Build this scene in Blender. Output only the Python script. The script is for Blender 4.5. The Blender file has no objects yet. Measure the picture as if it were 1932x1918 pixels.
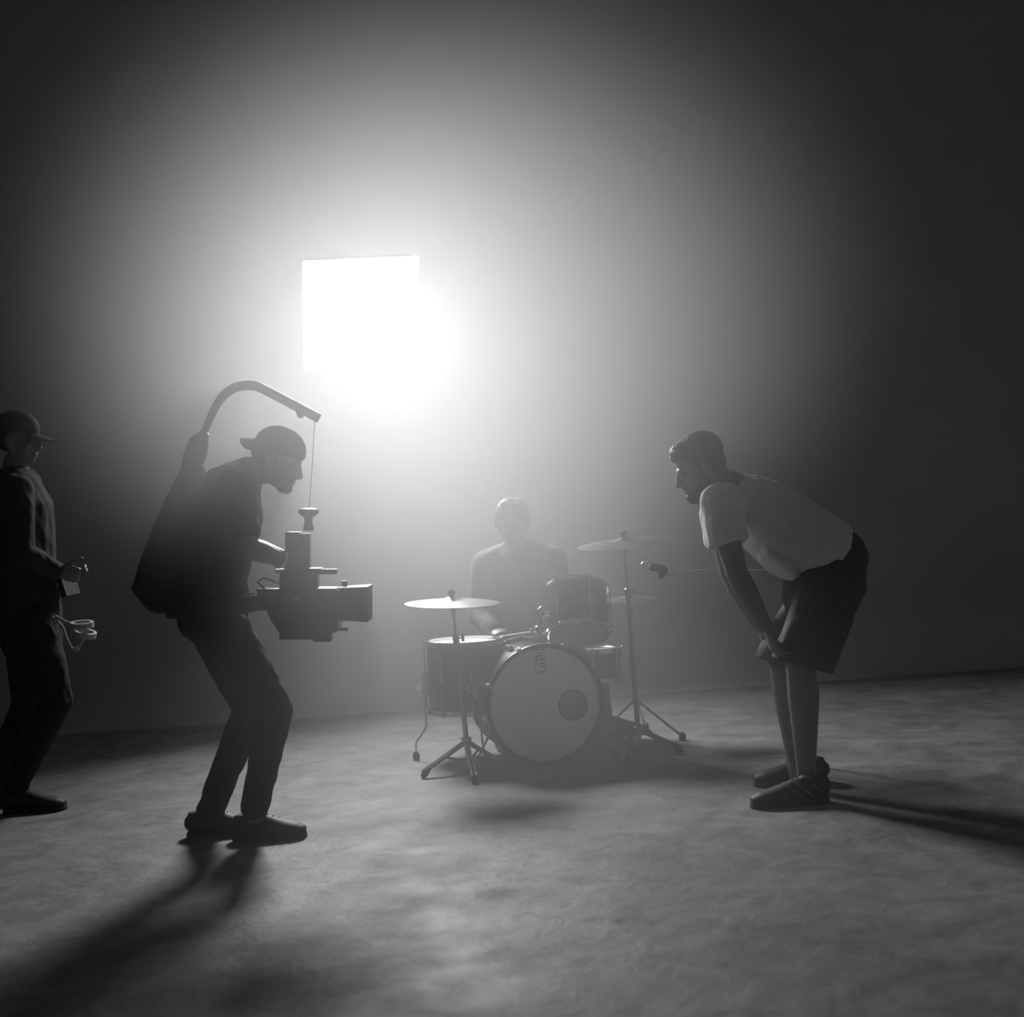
import bpy, bmesh, math, random
from mathutils import Vector, Matrix, noise

random.seed(7)
R = math.radians
SC = bpy.context.scene
COL = SC.collection

# ------------------------------------------------------------------ camera
F_PX, CAM_H, ROLL = 2485.0, 1.2, R(4.0)
cam_data = bpy.data.cameras.new('camera')
cam_data.sensor_fit = 'HORIZONTAL'
cam_data.sensor_width = 36.0
cam_data.lens = 36.0 * F_PX / 1932.0
cam_data.clip_end = 60
cam_data.dof.use_dof = True
cam_data.dof.focus_distance = 5.6
cam_data.dof.aperture_fstop = 2.0
cam = bpy.data.objects.new('camera', cam_data)
COL.objects.link(cam)
cam.matrix_world = Matrix.Translation((0, 0, CAM_H)) @ Matrix.Rotation(R(90), 4, 'X') @ Matrix.Rotation(-ROLL, 4, 'Z')
SC.camera = cam

# ------------------------------------------------------------------ world: thin stage haze, no sky
world = bpy.data.worlds.new('world')
SC.world = world
world.use_nodes = True
wn = world.node_tree
wn.nodes.clear()
wo = wn.nodes.new('ShaderNodeOutputWorld')
wb = wn.nodes.new('ShaderNodeBackground')
wb.inputs['Color'].default_value = (0, 0, 0, 1)
wb.inputs['Strength'].default_value = 0
wv = wn.nodes.new('ShaderNodeVolumeScatter')
wv.inputs['Color'].default_value = (1, 1, 1, 1)
wv.inputs['Anisotropy'].default_value = 0.6
# haze split into two soft banks shaped to give the glow and its darker sides: one in mid air in front of the lamp, one low around the drum kit
def haze_bank(centre, radius, density):
    g = wn.nodes.new('ShaderNodeNewGeometry')
    a = wn.nodes.new('ShaderNodeVectorMath'); a.operation = 'SUBTRACT'; a.inputs[1].default_value = centre
    b = wn.nodes.new('ShaderNodeVectorMath'); b.operation = 'DIVIDE'; b.inputs[1].default_value = radius
    c = wn.nodes.new('ShaderNodeVectorMath'); c.operation = 'LENGTH'
    d = wn.nodes.new('ShaderNodeMapRange'); d.interpolation_type = 'SMOOTHSTEP'
    d.inputs['From Min'].default_value = 0.35
    d.inputs['From Max'].default_value = 1.1
    d.inputs['To Min'].default_value = density
    d.inputs['To Max'].default_value = 0.0003
    wn.links.new(g.outputs['Position'], a.inputs[0])
    wn.links.new(a.outputs[0], b.inputs[0])
    wn.links.new(b.outputs[0], c.inputs[0])
    wn.links.new(c.outputs['Value'], d.inputs['Value'])
    return d.outputs[0]
hsum = wn.nodes.new('ShaderNodeMath'); hsum.operation = 'ADD'
wn.links.new(haze_bank((-0.125, 4.205, 1.79), (1.30, 1.85, 1.03), 0.48), hsum.inputs[0])
wn.links.new(haze_bank((-0.094, 4.98, 0.434), (1.255, 2.895, 1.268), 0.138), hsum.inputs[1])
wn.links.new(hsum.outputs[0], wv.inputs['Density'])
wn.links.new(wb.outputs[0], wo.inputs['Surface'])
wn.links.new(wv.outputs[0], wo.inputs['Volume'])
world.cycles.sampling_method = 'NONE'
SC.cycles.use_light_tree = False
SC.cycles.volume_bounces = 0
SC.cycles.volume_max_steps = 4
SC.cycles.max_bounces = 4
SC.cycles.adaptive_threshold = 0.15
SC.cycles.diffuse_bounces = 2
SC.cycles.glossy_bounces = 2

# ------------------------------------------------------------------ exposure
SC.view_settings.view_transform = 'Standard'
SC.view_settings.look = 'None'
SC.view_settings.gamma = 1.0
SC.view_settings.use_curve_mapping = False
SC.view_settings.exposure = 0.0
PANEL_WATTS = 74.0          # the one lamp of the place: the square panel behind the kit


def at(px, py, Y):
    """photo pixel + distance from the photographer -> point in the room"""
    dx, dy = px - 966.0, py - 959.0
    c, s = math.cos(ROLL), math.sin(ROLL)
    return Vector(((dx * c - dy * s) / F_PX * Y, Y, CAM_H - (dy * c + dx * s) / F_PX * Y))


# ------------------------------------------------------------------ materials
def mat(name, v, rough=0.6, metal=0.0, noise_amt=0.0, noise_scale=20.0, spec=0.5, bump=0.0, emit=0.0, trans=0.0):
    m = bpy.data.materials.new(name)
    m.use_nodes = True
    nt = m.node_tree
    b = nt.nodes['Principled BSDF']
    b.inputs['Base Color'].default_value = (v, v, v, 1)
    b.inputs['Roughness'].default_value = rough
    b.inputs['Metallic'].default_value = metal
    b.inputs['Specular IOR Level'].default_value = spec
    if emit:
        b.inputs['Emission Color'].default_value = (1, 1, 1, 1)
        b.inputs['Emission Strength'].default_value = emit
    if trans:
        b.inputs['Transmission Weight'].default_value = trans
    tc = nt.nodes.new('ShaderNodeTexCoord')
    nz = nt.nodes.new('ShaderNodeTexNoise')
    nz.inputs['Scale'].default_value = noise_scale
    nz.inputs['Detail'].default_value = 5
    nt.links.new(tc.outputs['Object'], nz.inputs['Vector'])
    if noise_amt:
        mr = nt.nodes.new('ShaderNodeMapRange')
        mr.inputs['From Min'].default_value = 0.25
        mr.inputs['From Max'].default_value = 0.75
        mr.inputs['To Min'].default_value = v * (1 - noise_amt)
        mr.inputs['To Max'].default_value = v * (1 + noise_amt)
        nt.links.new(nz.outputs['Fac'], mr.inputs['Value'])
        nt.links.new(mr.outputs[0], b.inputs['Base Color'])
    if bump:
        bp = nt.nodes.new('ShaderNodeBump')
        bp.inputs['Strength'].default_value = bump
        bp.inputs['Distance'].default_value = 0.01
        nt.links.new(nz.outputs['Fac'], bp.inputs['Height'])
        nt.links.new(bp.outputs[0], b.inputs['Normal'])
    return m


M = {
    'wall': mat('painted_cyclorama', 0.45, 0.85, 0, 0.08, 1.5),
    'white_wall': mat('white_painted_wall', 0.75, 0.85, 0, 0.05, 1.5),
    'ceiling': mat('white_ceiling', 0.65, 0.9, 0, 0.1, 3),
    'black_cloth': mat('black_cotton', 0.03, 0.9, 0, 0.25, 60, 0.3, 0.15),
    'denim': mat('dark_trouser_cloth', 0.018, 0.9, 0, 0.2, 90, 0.3, 0.15),
    'grey_tee': mat('pale_grey_jersey', 0.78, 0.9, 0, 0.08, 50, 0.3, 0.1),
    'shorts': mat('dark_grey_shorts_cloth', 0.11, 0.9, 0, 0.2, 60, 0.3, 0.12),
    'skin': mat('skin', 0.19, 0.5, 0, 0.08, 30),
    'hair': mat('dark_hair', 0.012, 0.55, 0, 0.4, 120, 0.5, 0.4),
    'shoe': mat('black_shoe', 0.018, 0.6, 0, 0.2, 40),
    'shoe_trim': mat('grey_shoe_trim', 0.16, 0.5),
    'sole': mat('rubber_sole', 0.03, 0.8),
    'black_metal': mat('black_anodised_metal', 0.02, 0.35, 0.6),
    'black_plastic': mat('black_plastic', 0.015, 0.45),
    'rubber': mat('black_rubber', 0.012, 0.85),
    'chrome': mat('chrome', 0.75, 0.16, 1.0),
    'dull_steel': mat('dull_steel', 0.35, 0.35, 1.0),
    'bronze': mat('cymbal_bronze', 0.62, 0.28, 1.0, 0.1, 40),
    'drum_shell': mat('dark_lacquer_drum_shell', 0.03, 0.3, 0, 0.15, 8),
    'drum_hoop': mat('black_drum_hoop', 0.02, 0.35),
    'drum_head': mat('white_drum_head', 0.85, 0.6, 0, 0.04, 12),
    'ink': mat('printed_black_ink', 0.05, 0.6),
    'hole': mat('dark_drum_inside', 0.01, 0.9),
    'glass': mat('dark_lens_glass', 0.01, 0.05),
    'wood': mat('hickory', 0.45, 0.5, 0, 0.15, 30),
    'tape': mat('pale_cloth_tape', 0.45, 0.7),
    'cord': mat('pale_cord', 0.35, 0.7),
    'label': mat('grey_print', 0.25, 0.6),
    'watch': mat('bright_steel', 0.85, 0.12, 1.0),
    'grille': mat('silver_mesh', 0.9, 0.45, 0.9),
    'grey_jacket': mat('mid_grey_jacket_cloth', 0.16, 0.9, 0, 0.15, 50, 0.3, 0.1),
    'screen': mat('matt_dark_screen', 0.012, 0.5, 0, 0, 10, 0.3),
    'emit': mat('lit_diffuser', 0.8, 0.5, 0, emit=4.0),
}
M['emit'].cycles.emission_sampling = 'NONE'

# concrete floor: pale paint, worn and scuffed, with a few dark smudges
def floor_material():
    m = bpy.data.materials.new('worn_painted_concrete')
    m.use_nodes = True
    nt = m.node_tree
    b = nt.nodes['Principled BSDF']
    N = nt.nodes.new
    L = nt.links.new
    tc = N('ShaderNodeTexCoord')
    def nz(scale, detail=6, rough=0.6, dist=0.0):
        n = N('ShaderNodeTexNoise')
        n.inputs['Scale'].default_value = scale
        n.inputs['Detail'].default_value = detail
        n.inputs['Roughness'].default_value = rough
        n.inputs['Distortion'].default_value = dist
        L(tc.outputs['Object'], n.inputs['Vector'])
        return n
    def rng(src, a, c, lo, hi):
        r = N('ShaderNodeMapRange')
        r.inputs['From Min'].default_value = a
        r.inputs['From Max'].default_value = c
        r.inputs['To Min'].default_value = lo
        r.inputs['To Max'].default_value = hi
        L(src, r.inputs['Value'])
        return r.outputs[0]
    def mul(a, c):
        r = N('ShaderNodeMath'); r.operation = 'MULTIPLY'
        L(a, r.inputs[0]); L(c, r.inputs[1])
        return r.outputs[0]
    big = rng(nz(0.9, 4, 0.55, 0.4).outputs['Fac'], 0.3, 0.7, 0.72, 1.12)
    mid = rng(nz(5.5, 8, 0.65, 0.8).outputs['Fac'], 0.32, 0.68, 0.60, 1.2)
    fine = rng(nz(55, 4).outputs['Fac'], 0.3, 0.7, 0.9, 1.06)
    v = mul(mul(big, mid), fine)
    # smudges with a shape of their own
    for (sx, sy, rx, ry, dark) in ((-0.143, 4.12, 0.08, 0.07, 0.28), (0.22, 3.77, 0.022, 0.03, 0.4), (0.14, 3.80, 0.02, 0.03, 0.6),
                                   (-0.05, 4.27, 0.022, 0.03, 0.5), (0.38, 4.33, 0.16, 0.2, 0.75), (-0.01, 4.55, 0.02, 0.03, 0.55)):
        mp = N('ShaderNodeMapping')
        mp.inputs['Location'].default_value = (-sx / rx, -sy / ry, 0)
        mp.inputs['Scale'].default_value = (1 / rx, 1 / ry, 0)
        L(tc.outputs['Object'], mp.inputs['Vector'])
        wob = N('ShaderNodeVectorMath'); wob.operation = 'LENGTH'
        L(mp.outputs[0], wob.inputs[0])
        ad = N('ShaderNodeMath'); ad.operation = 'ADD'
        L(wob.outputs['Value'], ad.inputs[0])
        L(rng(nz(30, 3).outputs['Fac'], 0.2, 0.8, -0.5, 0.5), ad.inputs[1])
        v = mul(v, rng(ad.outputs[0], 0.5, 1.3, dark, 1.0))
    base = N('ShaderNodeMath'); base.operation = 'MULTIPLY'
    base.inputs[1].default_value = 0.265
    L(v, base.inputs[0])
    L(base.outputs[0], b.inputs['Base Color'])
    L(rng(nz(3.0, 6).outputs['Fac'], 0.3, 0.7, 0.5, 0.7), b.inputs['Roughness'])
    b.inputs['Specular IOR Level'].default_value = 0.35
    bp = N('ShaderNodeBump')
    bp.inputs['Strength'].default_value = 0.5
    bp.inputs['Distance'].default_value = 0.012
    L(nz(9, 8, 0.65, 0.6).outputs['Fac'], bp.inputs['Height'])
    L(bp.outputs[0], b.inputs['Normal'])
    return m
M['floor'] = floor_material()


# ------------------------------------------------------------------ object helpers
def link(name, mesh, m, parent=None, smooth=True):
    o = bpy.data.objects.new(name, mesh)
    COL.objects.link(o)
    if m is not None and not mesh.materials:
        mesh.materials.append(m)
    if smooth:
        for p in mesh.polygons:
            p.use_smooth = True
    if parent is not None:
        o.parent = parent
        o.matrix_parent_inverse = parent.matrix_world.inverted()
    return o


def tag(o, label=None, cat=None, group=None, kind=None):
    if label: o['label'] = label
    if cat: o['category'] = cat
    if group: o['group'] = group
    if kind: o['kind'] = kind
    return o


def thing(name, loc, label, cat, group=None):
    o = bpy.data.objects.new(name, None)
    COL.objects.link(o)
    o.empty_display_size = 0.1
    o.location = loc
    o.matrix_world = Matrix.Translation(loc)
    return tag(o, label, cat, group)


def frame_of(d, lat=None):
    """orthonormal axes (a, b, d); a is as near to lat as possible"""
    d = d.normalized()
    lat = Vector(lat) if lat is not None else (Vector((0, 1, 0)) if abs(d.y) < 0.9 else Vector((1, 0, 0)))
    a = lat - d * lat.dot(d)
    if a.length < 1e-4:
        a = Vector((0, 0, 1)) - d * d.z
        if a.length < 1e-4:
            a = Vector((1, 0, 0)) - d * d.x
    a.normalize()
    return a, d.cross(a).normalized(), d


class MB:
    """collects closed shapes; build() links them as one mesh object"""
    def __init__(self):
        self.v, self.f = [], []

    def rings(self, rings, closed_ends=True):
        n = len(rings[0]); b0 = len(self.v)
        for r in rings:
            self.v.extend(tuple(p) for p in r)
        for i in range(len(rings) - 1):
            for k in range(n):
                a, b = b0 + i * n + k, b0 + i * n + (k + 1) % n
                self.f.append((a, b, b + n, a + n))
        if closed_ends:
            self.f.append(tuple(b0 + k for k in reversed(range(n))))
            e = b0 + (len(rings) - 1) * n
            self.f.append(tuple(e + k for k in range(n)))
        return self

    def loft(self, pts, rad, lat=None, seg=16, rounded=True, power=2.0):
        """tube through pts; rad = r or (r across lat, r in plane) per point"""
        pts = [Vector(p) for p in pts]
        rad = [(r, r) if not isinstance(r, (tuple, list)) else r for r in rad]
        out = []
        fr = []
        for i, p in enumerate(pts):
            if i == 0: d = pts[1] - p
            elif i == len(pts) - 1: d = p - pts[i - 1]
            else: d = (p - pts[i - 1]).normalized() + (pts[i + 1] - p).normalized()
            fr.append(frame_of(d, lat))
        def ring(c, f, ra, rb):
            r = []
            for k in range(seg):
                t = 2 * math.pi * k / seg
                x, y = math.cos(t), math.sin(t)
                if power != 2.0:
                    x = math.copysign(abs(x) ** (2 / power), x); y = math.copysign(abs(y) ** (2 / power), y)
                r.append(c + f[0] * (ra * x) + f[1] * (rb * y))
            return r
        if rounded:
            e = min(rad[0])
            for q in (1.0, 0.75, 0.4):
                s = math.sqrt(max(0.02, 1 - q * q))
                out.append(ring(pts[0] - fr[0][2] * e * q, fr[0], rad[0][0] * s, rad[0][1] * s))
        for p, f, r in zip(pts, fr, rad):
            out.append(ring(p, f, r[0], r[1]))
        if rounded:
            e = min(rad[-1])
            for q in (0.4, 0.75, 1.0):
                s = math.sqrt(max(0.02, 1 - q * q))
                out.append(ring(pts[-1] + fr[-1][2] * e * q, fr[-1], rad[-1][0] * s, rad[-1][1] * s))
        return self.rings(out)

    def tube(self, pts, r, seg=10):
        return self.loft(pts, [r] * len(pts), seg=seg, rounded=False)

    def ell(self, c, ra, axes=None, seg=20, nr=12):
        c = Vector(c)
        ax = axes or (Vector((1, 0, 0)), Vector((0, 1, 0)), Vector((0, 0, 1)))
        out = []
        for i in range(1, nr):
            ph = math.pi * i / nr
            s, z = math.sin(ph), -math.cos(ph)
            out.append([c + ax[0] * (ra[0] * s * math.cos(2 * math.pi * k / seg)) + ax[1] * (ra[1] * s * math.sin(2 * math.pi * k / seg)) + ax[2] * (ra[2] * z) for k in range(seg)])
        return self.rings(out)

    def box(self, c, size, axes=None, bevel=0.0):
        """chamfered box"""
        c = Vector(c)
        ax = axes or (Vector((1, 0, 0)), Vector((0, 1, 0)), Vector((0, 0, 1)))
        hx, hy, hz = (s / 2 for s in size)
        b = min(bevel, hx * .9, hy * .9, hz * .9)
        def ring(z, sh):
            x, y = hx - sh, hy - sh
            cb = max(b - sh, b * 0.3) if b else 0
            if b:
                q = [(x - cb, -y), (x, -y + cb), (x, y - cb), (x - cb, y), (-x + cb, y), (-x, y - cb), (-x, -y + cb), (-x + cb, -y)]
            else:
                q = [(x, -y), (x, y), (-x, y), (-x, -y)]
            return [c + ax[0] * u + ax[1] * w + ax[2] * z for u, w in q]
        if b:
            return self.rings([ring(-hz, b * .7), ring(-hz + b * .7, 0), ring(hz - b * .7, 0), ring(hz, b * .7)])
        return self.rings([ring(-hz, 0), ring(hz, 0)])

    def lathe(self, c, axis, prof, seg=32, lat=None, ends=True):
        """prof: list of (radius, distance along axis); closed solid"""
        a, b, d = frame_of(Vector(axis), lat)
        c = Vector(c)
        out = []
        for r, h in prof:
            r = max(r, 1e-4)
            out.append([c + d * h + a * (r * math.cos(2 * math.pi * k / seg)) + b * (r * math.sin(2 * math.pi * k / seg)) for k in range(seg)])
        return self.rings(out, ends)

    def torus(self, c, axis, R_, r, seg=40, cs=10, lat=None):
        a, b, d = frame_of(Vector(axis), lat)
        c = Vector(c)
        b0 = len(self.v)
        for k in range(seg):
            t = 2 * math.pi * k / seg
            u = a * math.cos(t) + b * math.sin(t)
            for j in range(cs):
                q = 2 * math.pi * j / cs
                self.v.append(tuple(c + u * (R_ + r * math.cos(q)) + d * (r * math.sin(q))))
        for k in range(seg):
            for j in range(cs):
                A = b0 + k * cs + j; B = b0 + k * cs + (j + 1) % cs
                C = b0 + ((k + 1) % seg) * cs + (j + 1) % cs; D = b0 + ((k + 1) % seg) * cs + j
                self.f.append((A, D, C, B))
        return self

    def prism(self, poly, axis_v):
        """poly: list of 3D points in a plane, extruded by axis_v"""
        av = Vector(axis_v)
        return self.rings([[Vector(p) for p in poly], [Vector(p) + av for p in poly]])

    def mesh(self, name):
        me = bpy.data.meshes.new(name)
        me.from_pydata(self.v, [], self.f)
        bm = bmesh.new(); bm.from_mesh(me)
        bmesh.ops.recalc_face_normals(bm, faces=bm.faces)
        bm.to_mesh(me); bm.free()
        return me

    def build(self, name, m, parent=None, smooth=True, sharp=35):
        me = self.mesh(name)
        o = link(name, me, m, parent, smooth)
        if smooth and sharp:
            me.set_sharp_from_angle(angle=R(sharp))
        return o

    def fuse(self, name, m, parent=None, voxel=0.006, smooth=4, wrinkle=None, cut=None):
        """voxel-union the shapes into one continuous skin, then relax it"""
        me = self.mesh(name + '_src')
        tmp = bpy.data.objects.new('tmp', me)
        COL.objects.link(tmp)
        rm = tmp.modifiers.new('r', 'REMESH'); rm.mode = 'VOXEL'; rm.voxel_size = voxel
        if smooth:
            sm = tmp.modifiers.new('s', 'SMOOTH'); sm.factor = 0.5; sm.iterations = smooth
        dg = bpy.context.evaluated_depsgraph_get()
        out = bpy.data.meshes.new_from_object(tmp.evaluated_get(dg))
        bpy.data.objects.remove(tmp); bpy.data.meshes.remove(me)
        out.name = name
        if wrinkle:
            amp, fx = wrinkle
            nrm = [v.normal.copy() for v in out.vertices]
            for v, n in zip(out.vertices, nrm):
                p = v.co
                q = Vector((p.x * fx, p.y * fx, p.z * fx * 0.6))
                k = noise.noise(q) + 0.5 * noise.noise(q * 2.3)
                k = (1 - abs(k) * 2)
                v.co = p + n * (amp * k)
        if cut:
            bm = bmesh.new(); bm.from_mesh(out)
            for co, no in cut:
                bmesh.ops.bisect_plane(bm, geom=bm.verts[:] + bm.edges[:] + bm.faces[:], plane_co=co, plane_no=no, clear_outer=True)
            bm.to_mesh(out); bm.free()
        return link(name, out, m, parent)


# ------------------------------------------------------------------ the room
def build_room():
    # floor
    mb = MB()
    fx0, fx1, fy0, fy1 = -5.0, 5.0, -3.0, 8.15
    mb.box((0, (fy0 + fy1) / 2, -0.1), (fx1 - fx0, fy1 - fy0, 0.2))
    o = mb.build('floor', M['floor'], smooth=False)
    tag(o, 'worn pale concrete studio floor', kind='structure')
    # back wall with a coved foot, bending forward at both ends
    prof = []
    rc = 0.42
    for k in range(9):
        t = math.pi / 2 * k / 8
        prof.append((8.15 + rc * math.sin(t), rc - rc * math.cos(t)))
    prof.append((8.15 + rc, 5.2))
    mb = MB()
    rings = []
    for x in (-5.0, -2.5, 0, 2.5, 5.0):
        rings.append([Vector((x, y, z)) for y, z in prof] + [Vector((x, 8.75, 5.2)), Vector((x, 8.75, -0.02)), Vector((x, 8.15, -0.02))])
    mb.rings(rings)
    tag(mb.build('wall_back', M['wall']), 'grey coved back wall of the studio', kind='structure')
    for nm, sx in (('wall_left', -1), ('wall_right', 1)):
        mb = MB(); mb.box((sx * 5.1, 2.875, 2.59), (0.2, 11.75, 5.22))
        tag(mb.build(nm, M['white_wall'], smooth=False), 'white side wall of the studio', kind='structure')
    mb = MB(); mb.box((0, 2.875, 5.3), (10.4, 11.75, 0.2))
    tag(mb.build('ceiling', M['ceiling'], smooth=False), 'white studio ceiling', kind='structure')
    mb = MB(); mb.box((0, -3.1, 2.59), (10.4, 0.2, 5.22))
    tag(mb.build('wall_front', M['white_wall'], smooth=False), 'white wall behind the photographer', kind='structure')


def build_panel():
    c = at(681, 592, 8.1)
    t = thing('light_panel', c, 'large square glowing white light panel hanging behind the drum kit', 'light')
    yaw, tilt = R(19.9), R(28.8)
    w = 0.715
    rot = Matrix.Rotation(yaw, 3, 'Z') @ Matrix.Rotation(tilt, 3, 'X') @ Matrix.Rotation(R(-2.4), 3, 'Y')
    X, Y_, Z = rot @ Vector((1, 0, 0)), rot @ Vector((0, 1, 0)), rot @ Vector((0, 0, 1))
    ax = (X, Y_, Z)
    h = 0.70
    # diffuser faces -Y
    q = [c + X * (sx * w / 2) + Z * (sz * h / 2) for sx, sz in ((-1, -1), (1, -1), (1, 1), (-1, 1))]
    me = bpy.data.meshes.new('diffuser')
    me.from_pydata([tuple(p) for p in q], [], [(0, 1, 2, 3)])
    o = link('diffuser', me, M['emit'], t, smooth=False)
    tag(o, 'glowing white diffuser')
    la = bpy.data.lights.new('lamp', 'AREA')
    la.shape = 'RECTANGLE'; la.size = w; la.size_y = h; la.energy = PANEL_WATTS; la.spread = R(116)     # beam narrowed so the sides fall darker; no grid on the panel
    lo = bpy.data.objects.new('lamp', la)
    COL.objects.link(lo)
    lo.matrix_world = Matrix.Translation(c - Y_ * 0.004) @ (rot @ Matrix.Rotation(R(-90), 3, 'X')).to_4x4()
    lo.parent = t; lo.matrix_parent_inverse = t.matrix_world.inverted()
    mb = MB(); mb.box(c + Y_ * 0.055, (w - 0.03, 0.10, h - 0.03), ax, 0.01)
    mb.build('housing', M['black_metal'], t)
    for sx in (-1, 1):
        mb = MB(); mb.box(c + X * (sx * (w / 2 - 0.09)) + Y_ * 0.112, (0.03, 0.014, h * 0.8), ax, 0.003)
        mb.build('rear_rail', M['dull_steel'], t)
    # two arms hold it to the back wall
    for sx in (-1, 1):
        p = c + X * (sx * 0.2) + Y_ * 0.1
        mb = MB(); mb.tube([p, Vector((p.x, 8.57, p.z))], 0.016, 10)
        mb.box((p.x, 8.565, p.z), (0.08, 0.012, 0.08), None, 0.003)
        mb.build('wall_arm', M['black_metal'], t)

build_room()
build_panel()


# ------------------------------------------------------------------ the drum kit
IMG_UP = Vector((math.sin(ROLL), 0, math.cos(ROLL)))


def lug_ring(t, c, axis, R_, depth, n, phase=0.0, name='lug', size=0.03):
    """lugs with tension rods around a shell; c is the middle of the shell"""
    a, b, d = frame_of(Vector(axis))
    for k in range(n):
        ang = 2 * math.pi * k / n + phase
        u = a * math.cos(ang) + b * math.sin(ang)
        w = d.cross(u)
        mb = MB()
        p = c + u * (R_ + 0.008)
        mb.box(p, (0.018, 0.016, size * 2), (u, w, d), 0.004)
        mb.tube([p + u * 0.006 - d * (depth / 2 + 0.012), p + u * 0.006 + d * (depth / 2 + 0.012)], 0.0032, 6)
        for s in (-1, 1):
            mb.lathe(p + u * 0.006 + d * (s * (depth / 2 + 0.008)), d * s, [(0.006, 0), (0.006, 0.012), (0.004, 0.014)], 8)
        mb.build(name, M['chrome'], t)


def hoop(t, c, axis, R_, h, m, name='hoop'):
    mb = MB()
    a, b, d = frame_of(Vector(axis))
    prof = [(R_ - 0.004, -h / 2), (R_ + 0.010, -h / 2), (R_ + 0.010, -h / 2 + 0.003), (R_ + 0.005, -h / 2 + 0.006), (R_ + 0.005, h / 2 - 0.004), (R_ + 0.009, h / 2), (R_ - 0.002, h / 2), (R_ - 0.004, h / 2 - 0.002), (R_ - 0.004, -h / 2)]
    mb.lathe(c, axis, prof, 56, ends=False)
    return mb.build(name, m, t)


def shell(t, c, axis, R_, depth, m):
    mb = MB()
    d = depth / 2
    mb.lathe(c, axis, [(R_ - 0.008, -d), (R_ - 0.001, -d), (R_, -d + 0.002), (R_, d - 0.002), (R_ - 0.001, d), (R_ - 0.008, d), (R_ - 0.008, -d)], 56, ends=False)
    return mb.build('shell', m, t)


def head(t, c, axis, R_, name, m):
    mb = MB()
    mb.lathe(c, axis, [(0.001, -0.0008), (R_ - 0.004, -0.0008), (R_ - 0.004, 0.0008), (0.001, 0.0008)], 56)
    return mb.build(name, m, t)


def rubber_foot(mb_parent, p, d=None):
    mb = MB()
    mb.lathe(p, (0, 0, 1), [(0.013, 0.0), (0.017, 0.004), (0.017, 0.026), (0.012, 0.036), (0.009, 0.04)], 14)
    return mb.build('rubber_foot', M['rubber'], mb_parent)


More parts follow.
